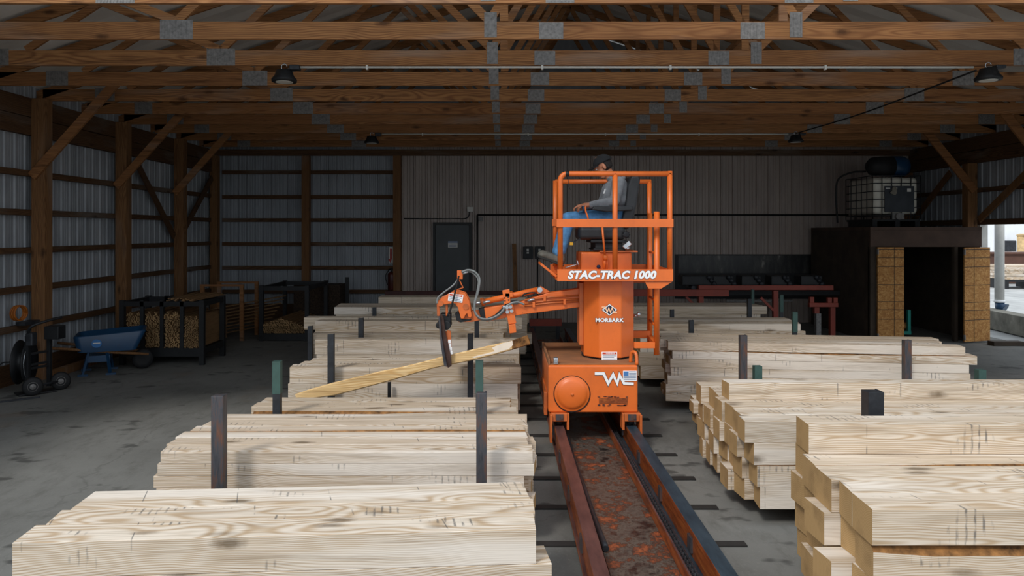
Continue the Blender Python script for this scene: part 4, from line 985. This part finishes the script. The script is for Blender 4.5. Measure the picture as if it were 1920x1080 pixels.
# grapple head
hp = [(960, 292), (985, 270), (1060, 232), (1100, 226), (1140, 240), (1165, 285), (1182, 385), (1172, 398), (1160, 392), (1152, 368), (1142, 376), (1130, 402), (1112, 402), (1092, 330), (1070, 302), (1000, 312), (968, 312)]
gh = MB().prism(zpoly(hp, 7.97), 7.96, 7.985).prism(zpoly(hp, 7.97), 8.115, 8.14).build('grapple_head', 'orange', mc, bevel=.004)
m = MB(); m.box(z3(1010, 0).x, z3(1110, 0).x, 7.985, 8.115, z3(0, 262).z-.01, z3(0, 262).z+.01); c = z3(985, 300); m.cyl((c.x, 7.94, c.z), (c.x, 8.16, c.z), .03, 16); c = z3(1146, 320); m.cyl((c.x, 7.95, c.z), (c.x, 8.15, c.z), .032, 18); m.build('head_pins', 'orange_worn', gh)
warn(840.5, 868, 551, 566, 7.958, gh, .14)
m = MB().bar(z3(1125, 203, 8.0), z3(1062, 226, 8.0), .012, .02, (0, -1, 0)).bar(z3(1100, 150, 8.0), z3(1127, 206, 8.0), .012, .02, (0, -1, 0)); c = z3(1106, 120, 8.0)
m.box(c.x-.03, c.x+.03, 7.97, 8.03, c.z-.045, c.z+.045); m.build('hose_bracket', 'orange', gh, bevel=.003)
def hosez(pts, name, r=.011, mat='hose', Y=7.93): return MB().tube(spline([z3(p[0], p[1], p[2] if len(p) > 2 else Y) for p in pts], 8), r, 9).build(name, mat, mc)
hosez([(1120, 102), (1160, 90), (1205, 105), (1232, 150), (1222, 230), (1202, 300), (1203, 360), (1240, 400), (1300, 402), (1360, 372), (1410, 318), (1470, 296), (1520, 312)], 'hydraulic_hose')
hosez([(1122, 112), (1165, 100), (1200, 118), (1225, 160), (1214, 240), (1197, 310), (1206, 374), (1250, 409), (1320, 404), (1380, 362), (1425, 312), (1480, 305)], 'hydraulic_hose', .010, 'hose', 7.95)
hosez([(1098, 128), (1085, 190), (1060, 290), (1042, 350), (1025, 385)], 'hydraulic_hose', .010, 'rubber', 7.92)
hosez([(1092, 150), (1060, 190), (1000, 235), (962, 270), (958, 305)], 'hydraulic_hose', .009, 'hose', 7.94)
hosez([(1475, 286), (1420, 300), (1390, 330), (1330, 385), (1290, 400)], 'hydraulic_hose', .012, 'rubber', 7.955)
hosez([(1505, 262), (1520, 245), (1560, 236), (1590, 236)], 'hydraulic_hose', .008, 'rubber', 7.95)
for p, q in (((1115, 103), (1150, 92)), ((1122, 113), (1158, 101)), ((1540, 288), (1585, 278)), ((1255, 300), (1300, 290)), ((1380, 335), (1395, 320))): MB().cyl(z3(*p, 7.945), z3(*q, 7.945), .014, 8).build('hose_fitting', 'chrome', mc)
# grapple links and jaws
m = MB().bar(z3(965, 302, 8.0), z3(968, 385, 8.0), .03, .03).bar(z3(1020, 312, 8.0), z3(1022, 385, 8.0), .025, .025).bar(z3(965, 302, 8.1), z3(968, 385, 8.1), .03, .03); m.build('grapple_link', 'orange_worn', mc, bevel=.004)
m = MB(); c = z3(1020, 440); m.cyl((c.x, 7.97, c.z), (c.x, 8.17, c.z), .05, 18); c = z3(1018, 405); m.box(c.x-.06, c.x+.05, 8.0, 8.16, c.z-.05, c.z+.06); c = z3(975, 440); m.cyl((c.x, 7.95, c.z), (c.x, 8.15, c.z), .035, 14); m.build('grapple_rotator', 'black', mc, bevel=.008)
jw = MB().prism(zpoly([(968, 388), (990, 372), (1002, 400), (1015, 500), (1050, 650), (1052, 705), (1032, 716), (1004, 700), (985, 560), (970, 450)], 7.95), 7.93, 7.952).build('grapple_jaw', plain('dark_rusty_steel', '4a332b', .6, .2, .3, 12), mc, bevel=.003)
MB().prism(zpoly([(968, 390), (978, 386), (990, 520), (1022, 700), (1032, 716), (1004, 700), (982, 560)], 7.93), 7.90, 7.93).build('jaw_edge', 'steel', jw)
jr = MB().prism(zpoly([(1010, 485), (1042, 480), (1050, 640), (1040, 690), (1012, 640)], 8.2), 8.19, 8.215).build('grapple_jaw', 'orange_worn', mc, bevel=.003)
m = MB()
for k in range(4): 
    c = z3(1037+k*4, 545+k*24, 7.95); m.box(c.x-.014, c.x+.014, 7.955, 7.975, c.z-.025, c.z+.012)
MB().prism(zpoly([(1022, 478), (1045, 484), (1054, 620), (1040, 640)], 7.96), 7.954, 7.985).build('jaw_strip', 'orange_worn', jr); m.v = [v+V((0, -.003, 0)) for v in m.v]; m.build('jaw_decal', 'white', jr)

# held slab --------------------------------------------------------------
top = [(55, 882), (150, 850), (300, 808), (450, 772), (600, 735), (750, 705), (900, 668), (1000, 640), (1150, 606), (1300, 570), (1440, 540)]
bot = [(66, 932), (160, 912), (300, 893), (450, 855), (600, 815), (750, 772), (900, 728), (1000, 704), (1150, 675), (1300, 640), (1440, 600)]
sl = thing('bark_slab', (z3(700, 780).x, 8.07, z3(700, 780).z), 'curved bark-edged slab held by the grapple, raw bark at its right end', 'slab')
def slabmesh(tp, bt_, mats, nm):
    m = MB(); n = len(tp)
    for i in range(n):
        a, b = z3(*tp[i]), z3(*bt_[i]); c = .012
        for (x, y, z) in ((b.x, 8.0, b.z+c), (a.x, 8.0, a.z-c), (a.x, 8.0+c, a.z), (a.x, 8.13, a.z-.02), (b.x, 8.15, b.z+.03), (b.x, 8.0+c, b.z)): m.v.append(V((x, y, z)))
    for i in range(n-1):
        for k in range(6):
            m.f.append([i*6+k, i*6+(k+1) % 6, (i+1)*6+(k+1) % 6, (i+1)*6+k]); m.mi.append(0); m.sm.append(k in (2, 3))
    m.f += [list(range(6))[::-1], [(n-1)*6+k for k in range(6)]]; m.mi += [1, 1]; m.sm += [False, False]
    return m.build(nm, mats, sl)
slabmesh(top, bot, ['slab', 'end'], 'sawn_slab')
slabmesh([(1440, 540), (1490, 522), (1540, 504)], [(1440, 600), (1500, 582), (1557, 566)], ['bark', 'bark'], 'bark_end')
m = MB().prism(zpoly([(1310, 590), (1380, 560), (1442, 545), (1446, 572), (1420, 598), (1340, 622), (1200, 655), (1180, 650), (1330, 612)], 8.0), 7.9975, 8.0); m.build('fresh_cut', plain('fresh_cut_wood', 'f0e0cc', .8, 0, .05), sl)

# ------------------------------------------------------------------ lath racks at the left rear
def rack(name, label, x0, x1, y0, y1, zb, zt_, nx, mat):
    r = thing(name, ((x0+x1)/2, (y0+y1)/2, 0), label, 'rack')
    for x in (x0, x1):
        for y in (y0, y1): MB().box(x-.04, x+.04, y-.04, y+.04, 0, zt_).build('rack_post', mat, r)
    for k in range(1, nx):
        x = x0+(x1-x0)*k/nx; MB().box(x-.03, x+.03, y0-.03, y0+.02, zb, zt_).build('divider', mat, r)
        MB().box(x-.03, x+.03, y1-.03, y1+.02, zb, zt_).build('divider', mat, r)
    for y in (y0, y1):
        MB().box(x0, x1, y-.03, y+.03, zb-.14, zb).build('shelf_beam', mat, r); MB().box(x0, x1, y-.03, y+.03, zt_-.1, zt_-.02).build('top_rail', mat, r)
    for x in (x0, x1):
        MB().box(x-.03, x+.03, y0, y1, zb-.1, zb).build('side_rail', mat, r); MB().box(x-.03, x+.03, y0, y1, zt_-.1, zt_-.02).build('side_rail', mat, r)
    MB().box(x0, x1, y0, y1, zb-.03, zb).build('shelf_deck', 'black', r)
    return r
rack('strip_rack', 'black steel rack holding four bundles of thin wooden strips by left wall', -6.32, -5.0, 12.37, 13.27, .28, 1.07, 4, 'black')
near = rest = None
rest = MB(); sticks = []
def bundle(x0, x1, zb, h, y0, L, d, indiv):
    nx = int((x1-x0)/d)
    for i in range(nx):
        hh = h*(1+.06*math.sin(i*1.3))
        for j in range(int(hh/d*1.25)):
            x = x0+(i+.5)*(x1-x0)/nx+R.uniform(-.06, .06)*d; z = zb+.003+j*d/1.25; yy = y0+R.uniform(-.03, .05); w = d*R.uniform(.7, .86)
            if indiv and len(sticks) < 300: sticks.append((x, yy, z))
            else: rest.box(x-w/2, x+w/2, yy, yy+L, z, z+d*.72, 0); rest.mi[-4] = 1
b4 = (-5.32, -5.05); W4 = (1.32)/4
bundle(-5.285, -5.05, .28, .50, 12.34, 1.25, .0165, True)
bundle(-5.63, -5.37, .28, .58, 12.38, 1.2, .025, False)
bundle(-5.95, -5.70, .28, .57, 12.40, 1.2, .025, False)
bundle(-6.27, -6.03, .28, .56, 12.42, 1.2, .025, False)
for k in range(26):
    x = -5.62+R.random()*.5; rest.bar((x, 12.3, 1.065+.012*(k % 4)), (x+R.uniform(-.05, .12), 13.5, 1.07+.012*(k % 4)), .03, .012)
# pile in the rear rack
for i in range(32):
    for j in range(13):
        if j > 13*(1-.5*abs(i-13)/18)-1: continue
        x = -4.84+i*.026; rest.box(x-.011, x+.011, 15.05+R.uniform(-.03, .05), 16.6, .16+j*.024, .178+j*.024, 0); rest.mi[-4] = 1
proto = None
for i, (x, y, z) in enumerate(sticks):
    if proto is None:
        pm = MB().box(-.0075, .0075, 0, 1.25, 0, .0118, 0); pm.mi[-4] = 1
        proto = pm.build('wooden_strip', ['lath', 'lathend'], org=(0, 0, 0)); o = proto
        tag(proto, 'thin pale wooden strip in the rightmost bundle of the black rack', 'wooden strip', 'strips in the rightmost bundle')
    else:
        o = proto.copy(); COL.objects.link(o)
    o.location = (x, y, z)
tag(rest.build('wooden_strips', ['lath', 'lathend']), 'remaining thin wooden strips stacked in the dark racks', 'wooden strips', None, 'stuff')
rack('rear_strip_rack', 'dark steel rack with a loose strip pile before the rear wall', -4.9, -3.98, 15.1, 16.7, .15, 1.12, 1, 'black')
o = tag(MB().box(-4.75, -3.7, 16.85, 17.5, 0, 1.0).build('strip_bale', plain('dark_stacked_wood', '3a2c20', .9, 0, .4, 30)), 'dark block of stacked strips behind the rear strip rack', 'bale')
r = thing('wooden_stand', (-5.6, 15.2, 0), 'thin wooden frame standing between the two strip racks', 'frame')
for x in (-5.30, -6.1):
    for y in (15.1, 16.0): MB().box(x-.035, x+.035, y-.035, y+.035, 0, 1.10).build('upright', 'truss', r)
MB().box(-6.14, -5.26, 15.07, 15.13, 1.10, 1.14).build('top_rail', 'truss', r); MB().box(-6.14, -5.26, 15.97, 16.03, 1.10, 1.14).build('top_rail', 'truss', r)
for k in range(9): MB().bar((-6.0+.02*k, 15.0, .10+.07*k), (-5.2+.05*k, 16.4, .16+.08*k), .05, .02).build('stored_lath', 'lath', r)
tag(MB().box(-3.68, -3.6, 17.3, 17.38, 0, 1.15).build('steel_stake', 'black'), 'black upright post right of the rear strip rack', 'stake')

# wheelbarrow -----------------------------------------------------------
wbx, wby = -6.2, 11.75
wbar = thing('wheelbarrow', (wbx, wby, 0), 'dark blue wheelbarrow parked by the left wall', 'wheelbarrow')
def tray():
    m = MB(); rings = [(.0, .66), (.012, .66)]
    # ring of rounded rectangle, rim to floor (outside then inside)
    def rr(x0, x1, y0, y1, z0, z1, n=6):
        out = []; r_ = .10
        for (cx_, cy_, a) in ((x1-r_, y1-r_, 0), (x0+r_, y1-r_, PI/2), (x0+r_, y0+r_, PI), (x1-r_, y0+r_, 1.5*PI)):
            for k in range(n+1):
                t = a+PI/2*k/n; x = cx_+r_*math.cos(t); out.append((x, cy_+r_*math.sin(t), z0+(z1-z0)*(x-x0)/(x1-x0)))
        return out
    A = [rr(-.48, .52, -.36, .36, .60, .66), rr(-.46, .50, -.34, .34, .615, .675), rr(-.43, .38, -.27, .27, .36, .36), rr(-.42, .37, -.26, .26, .375, .375), rr(-.44, .48, -.32, .32, .61, .67), rr(-.46, .50, -.34, .34, .615, .675)]
    n = len(A[0])
    loops = [A[1], A[0], A[2]]; vs = [(wbx+x, wby+y, z) for L_ in loops for x, y, z in L_]
    m.add(vs, [(i*n+k, (i+1)*n+k, (i+1)*n+(k+1) % n, i*n+(k+1) % n) for i in range(2) for k in range(n)]+[list(range(2*n, 3*n))], 0, True)
    loops = [A[1], A[4], A[3]]; vs = [(wbx+x, wby+y, z) for L_ in loops for x, y, z in L_]
    m.add(vs, [(i*n+k, i*n+(k+1) % n, (i+1)*n+(k+1) % n, (i+1)*n+k) for i in range(2) for k in range(n)]+[list(range(2*n, 3*n))], 0, True)
    return m
try_ = tray().build('tray', 'bluepaint', wbar)
for s in (-1, 1): MB().tube([(wbx-.75, wby+s*.30, .46), (wbx+.1, wby+s*.2, .33), (wbx+.55, wby+s*.13, .26)], [.022, .025, .02], 8).build('handle', 'post', wbar)
for s in (-1, 1):
    m = MB().bar((wbx-.28, wby+s*.23, .36), (wbx-.36, wby+s*.26, .01), .04, .03).bar((wbx-.02, wby+s*.23, .34), (wbx+.02, wby+s*.26, .01), .04, .03).bar((wbx-.42, wby+s*.26, .015), (wbx-.28, wby+s*.26, .015), .05, .03).bar((wbx-.04, wby+s*.26, .015), (wbx+.1, wby+s*.26, .015), .05, .03)
    m.box(wbx-.3, wbx+.02, wby+s*.23-.01, wby+s*.23+.01, .20, .30); m.build('leg_frame', 'bluepaint', wbar)
MB().lathe([(.08, -.04), (.15, -.038), (.16, 0), (.15, .038), (.08, .04)], (wbx+.46, wby+.1, .161), (0, 1, 0)).build('wheel', 'rubber', wbar)
m = MB(); m.lathe([(.07, 0), (.07, .008)], (wbx-.16, wby-.325, .50), (0, -1, -.37), 20); m.build('round_decal', 'stickblue', try_)
m = MB().bar((wbx-.21, wby-.337, .505), (wbx-.11, wby-.337, .505), .005, .016, (0, 0, 1)); m.build('decal_band', 'offwhite', try_)
m = MB().bar((wbx+.23, wby-.325, .58), (wbx+.38, wby-.345, .63), .006, .02, (0, 0, 1)); m.build('script_decal', 'offwhite', try_)

wbar.rotation_euler.z = .42

# hand truck with reel ---------------------------------------------------
hx, hy = -6.35, 10.25
ht = thing('reel_cart', (hx, hy, 0), 'black two-wheeled cart carrying a large black reel by the left wall', 'cart')
def wheel(c, ax):
    w = MB().lathe([(.06, -.035), (.105, -.035), (.125, -.015), (.125, .015), (.105, .035), (.06, .035)], c, ax, 28).build('wheel', 'rubber', ht)
    MB().lathe([(.062, 0), (.062, .037), (.045, .030), (.02, .045), (.012, .05)], c, ax, 24).build('hub', 'plate', w)
wheel((hx+.02, hy-.22, .125), (.55, -.83, 0)); wheel((hx+.17, hy+.16, .125), (.55, -.83, 0))
MB().cyl((hx+.02, hy-.22, .125), (hx+.17, hy+.16, .125), .015).build('axle', 'darksteel', ht)
m = MB()
for y, x in ((-.17, -.08), (.13, .03)): m.box(hx+x-.025, hx+x+.025, hy+y-.025, hy+y+.025, .06, .80)
for z in (.35, .40, .55): m.bar((hx-.08, hy-.17, z), (hx+.03, hy+.13, z), .03, .03)
m.bar((hx-.2, hy-.22, .02), (hx+.12, hy+.1, .02), .25, .015)
m.tube(spline([(hx-.08, hy-.17, .8), (hx-.02, hy-.2, .92), (hx+.1, hy-.1, .98), (hx+.22, hy+.1, 1.02)], 5), .018, 8); m.build('cart_frame', 'black', ht)
m = MB().box(hx-.10, hx+.0, hy-.2, hy-.08, .66, .84); m.build('motor_box', 'darksteel', ht, bevel=.02)
MB().box(hx+.02, hx+.22, hy+.02, hy+.2, .72, .90).build('control_box', 'black', ht, bevel=.01)
rl = MB().lathe([(.10, -.07), (.30, -.07), (.30, -.055), (.16, -.05), (.16, .05), (.30, .055), (.30, .07), (.10, .07)], (hx-.22, hy-.02, .42), (.97, .22, 0), 36).build('cable_reel', 'black', ht)
MB().tube(arc((hx-.14, hy-.0, .42), .26, 1.9, 4.3, 16, (-.22, .97, 0), (0, 0, 1)), .006, 6).build('reel_hoop', 'chrome', rl)
MB().tube(spline([(hx-.30, hy-.2, .45), (hx-.42, hy-.22, .42), (hx-.5, hy-.3, .2), (hx-.52, hy-.35, .01)], 5), .010, 6).build('prop_leg', 'black', ht)
o = thing('extension_cord', P(50, 590, 11.0), 'coil of orange extension cord hanging on the nearest left post', 'cord')
m = MB(); c = P(49, 588, 10.95); c.x = XL+.14
for k in range(6): m.tube(arc(c+V((.012*k, -.03*R.random()-.18, .03)), .10+.008*R.random(), 0, 2*PI, 16, (.25, .97, 0), (0, 0, 1)), .010, 6)
m.build('coil', plain('orange_cord', 'a85e1c', .6), o)
tag(MB().box(XL+.12, XL+.26, 10.75, 11.08, .849, .90).build('tool_tray', 'darksteel'), 'small dark tray on the wall girt under the orange cord', 'tray')
tag(MB().bar((XL+.35, 11.2, .06), (XL+.28, 13.8, .06), .09, .118).build('floor_beam', 'post', bevel=.006), 'brown beam lying on floor along the left wall behind wheelbarrow', 'beam')
tag(MB().bar((-6.7, 9.45, .012), (-6.15, 9.9, .012), .03, .02).build('steel_strip', 'darksteel'), 'thin dark strip lying on the floor at the left photo edge', 'strip')

# ------------------------------------------------------------------ the operator
SKIN = plain('skin', 'b9795a', .55, 0, .06, 9); CY = 8.2
pe = thing('person', (1.22, CY, 2.265), 'seated person in grey hoodie, blue jeans and black cap operating the orange machine', 'person')
def sy(s, d): return CY+s*d
HM = Matrix.Rotation(PI, 3, 'Z')@Matrix.Rotation(math.radians(27), 3, 'Y')   # head: x forward (towards -X, tilted down), z up
HC = V((1.083, CY, 2.915))
def hp_(x, y, z): return HC+HM@V((x, y, z))
b = MB()
b.cap((1.24, CY, 2.38), (1.25, CY, 2.60), .12, .12).cap((1.24, sy(-1, .08), 2.66), (1.24, sy(1, .08), 2.66), .09, .09)
b.cap((1.185, CY, 2.76), hp_(-.03, 0, -.08), .052, .05)
b.ell(hp_(-.012, 0, .035), (.098, .076, .098), HM).ell(hp_(.028, 0, -.035), (.066, .058, .082), HM).cap(hp_(.045, -.018, -.095), hp_(.045, .018, -.095), .026, .026)
b.cap(hp_(.088, 0, .0), hp_(.108, 0, -.036), .010, .015).cap(hp_(.078, -.03, .022), hp_(.078, .03, .022), .016, .016)
b.cap(hp_(.078, -.016, -.066), hp_(.078, .016, -.066), .011, .011)
for s in (-1, 1): b.ell(hp_(-.005, s*.078, -.008), (.020, .012, .034), HM)
b.cap((1.23, sy(-1, .17), 2.73), (1.18, sy(-1, .245), 2.525), .045, .038).cap((1.18, sy(-1, .245), 2.525), (.90, sy(-1, .235), 2.487), .038, .026)
b.cap((1.23, sy(1, .17), 2.73), (1.18, sy(1, .245), 2.53), .045, .038).cap((1.18, sy(1, .245), 2.53), (.90, sy(1, .2), 2.50), .038, .026)
for s in (-1, 1):
    b.cap((1.22, sy(s, .09), 2.36), (.71, sy(s, .12), 2.345), .072, .055).cap((.71, sy(s, .12), 2.345), (.60, sy(s, .12), 1.94), .05, .035).cap((.60, sy(s, .12), 1.94), (.48, sy(s, .12), 1.915), .03, .028)
def hand(wr, s):
    w = V(wr); d = V((-1, 0, -.18)).normalized(); side = V((0, s, 0))      # side points to the thumb
    b.cap(w+d*.02, w+d*.075+side*.012, .024, .020).cap(w+d*.02-side*.015, w+d*.07-side*.026, .020, .017).cap(w+d*.02+side*.02, w+d*.075+side*.028, .019, .017)
    for k, (o_, l1, l2, l3) in enumerate(((.030, .036, .024, .018), (.010, .040, .027, .019), (-.010, .037, .025, .018), (-.028, .030, .019, .015))):
        p = w+d*.082+side*o_; q1 = p+V((-.88, 0, -.47))*l1; q2 = q1+V((-.25, 0, -.97))*l2; q3 = q2+V((.55, 0, -.83))*l3
        b.cap(p, q1, .0098, .0088, 9).cap(q1, q2, .0088, .008, 9).cap(q2, q3, .008, .007, 9)
    t0 = w+d*.03+side*.03; t1 = t0+V((-.022, s*.018, -.02)); t2 = t1+V((-.026, -s*.002, -.022))
    b.cap(t0, t1, .013, .011, 9).cap(t1, t2, .011, .009, 9)
hand((.905, sy(-1, .235), 2.487), 1); hand((.905, sy(1, .2), 2.50), -1)
b.build('body', SKIN, pe, remesh=.0058)
DEN = plain('blue_denim', '5286b4', .85, 0, .22, 14)
j = MB().ell((1.225, CY, 2.375), (.15, .175, .115))
for s in (-1, 1):
    j.cap((1.20, sy(s, .09), 2.355), (.70, sy(s, .12), 2.345), .098, .076).cap((.70, sy(s, .12), 2.345), (.612, sy(s, .12), 1.995), .074, .060)
    j.cap((.66, sy(s, .12), 2.2), (.60, sy(s, .12), 1.985), .066, .063)
j.build('jeans', DEN, pe, remesh=.011)
HOOD = plain('grey_fleece', '7d8084', .95, 0, .16, 14)
h = MB().cap((1.245, CY, 2.42), (1.265, CY, 2.58), .14, .145).cap((1.27, sy(-1, .07), 2.56), (1.245, sy(-1, .10), 2.70), .12, .098).cap((1.27, sy(1, .07), 2.56), (1.245, sy(1, .10), 2.70), .12, .098)
h.ell((1.12, CY, 2.46), (.06, .13, .07)).cap((1.115, sy(-1, .06), 2.50), (1.165, sy(-1, .06), 2.67), .085, .085).cap((1.115, sy(1, .06), 2.50), (1.165, sy(1, .06), 2.67), .085, .085)
for s, yy in ((-1, .235), (1, .2)):
    h.cap((1.235, sy(s, .155), 2.735), (1.178, sy(s, .245), 2.53), .070, .058).cap((1.178, sy(s, .245), 2.53), (.935, sy(s, yy), 2.488), .056, .041)
    h.cap((1.08, sy(s, .242), 2.505), (1.02, sy(s, .24), 2.50), .056, .05)
h.tube(arc((1.225, CY, 2.80), .078, 0, 2*PI, 16, (1, 0, .25), (0, 1, 0)), .026, 8).cap((1.29, sy(-1, .05), 2.79), (1.29, sy(1, .05), 2.79), .04, .04)
hd = h.build('hoodie', HOOD, pe, remesh=.0095)
m = MB().bar((1.087, 8.085, 2.61), (1.105, 8.085, 2.665), .03, .012, (1, -1, 0)); m.build('chest_print', 'white', hd)
cp = MB(); cp.ell(hp_(-.020, 0, .036), (.112, .089, .096), HM, 22, 0, .06)
cap_ = cp.build('cap', plain('black_cotton', '1c1d1f', .9, 0, .1, 20), pe)
m = MB(); n = 12; vs = []
for i in range(n+1):
    a = -1.15+2.3*i/n
    for rr_, dz in ((.094, .056), (.094+.078*math.cos(a*.9)**.7, .044-.012*abs(math.sin(a)))):
        vs.append(hp_(rr_*math.cos(a)-.005, rr_*math.sin(a)*.86, dz-.002))
vs2 = [v+HM@V((0, 0, -.006)) for v in vs]; k = len(vs)
m.add(vs+vs2, [(2*i, 2*i+1, 2*i+3, 2*i+2) for i in range(n)]+[(k+2*i, k+2*i+2, k+2*i+3, k+2*i+1) for i in range(n)]+[(2*i+1, k+2*i+1, k+2*i+3, 2*i+3) for i in range(n)]+[(2*i, 2*i+2, k+2*i+2, k+2*i) for i in range(n)], 0, False)
m.build('brim', 'black', cap_); c = hp_(-.012, 0, .134); MB().ell(c, (.010, .010, .006), HM).build('cap_button', 'black', cap_)
hr = MB().ell(hp_(-.028, 0, .015), (.088, .0775, .085), HM, 20)
for s in (-1, 1): hr.cap(hp_(-.03, s*.066, .03), hp_(-.045, s*.062, -.03), .02, .018)
hr.cap(hp_(-.08, -.03, -.02), hp_(-.08, .03, -.02), .026, .026); hr.build('hair', plain('dark_hair', '1f1814', .7, 0, .2, 60), pe, remesh=.007)
m = MB()
for s in (-1, 1): m.ell(hp_(.080, s*.031, .004), (.011, .012, .008), HM, 10)
m.build('eyes', 'offwhite', pe); m = MB()
for s in (-1, 1): m.bar(hp_(.092, s*.018, .026), hp_(.082, s*.046, .024), .005, .004)
m.build('eyebrows', 'black', pe)
BOOT = plain('grey_brown_leather', '5d5a52', .8, 0, .2, 14); SOLE = plain('dark_sole', '2a2a29', .8)
for s in (-1, 1):
    fa = math.radians(20); fx = V((-math.cos(fa), 0, math.sin(fa)*.98)); 
    a0 = V((.605, sy(s, .12), 1.84)); up = V((fx.z, 0, -fx.x))
    a0 = V((.60, sy(s, .12), 1.845 if s < 0 else 1.85)); 
    m = MB().cap(a0+up*.05, a0+fx*.20+up*.045, .046, .040).ell(a0+fx*.205+up*.042, (.05, .046, .034)).cap(a0+up*.06+V((.0, 0, .0)), (.605, sy(s, .12), 2.0), .048, .052)
    bt_ = m.build('boot', BOOT, pe, remesh=.008)
    m = MB(); 
    m.bar(a0-fx*.045+up*.006, a0+fx*.245+up*.006, .088, .022, up); m.build('sole', SOLE, bt_, bevel=.008)
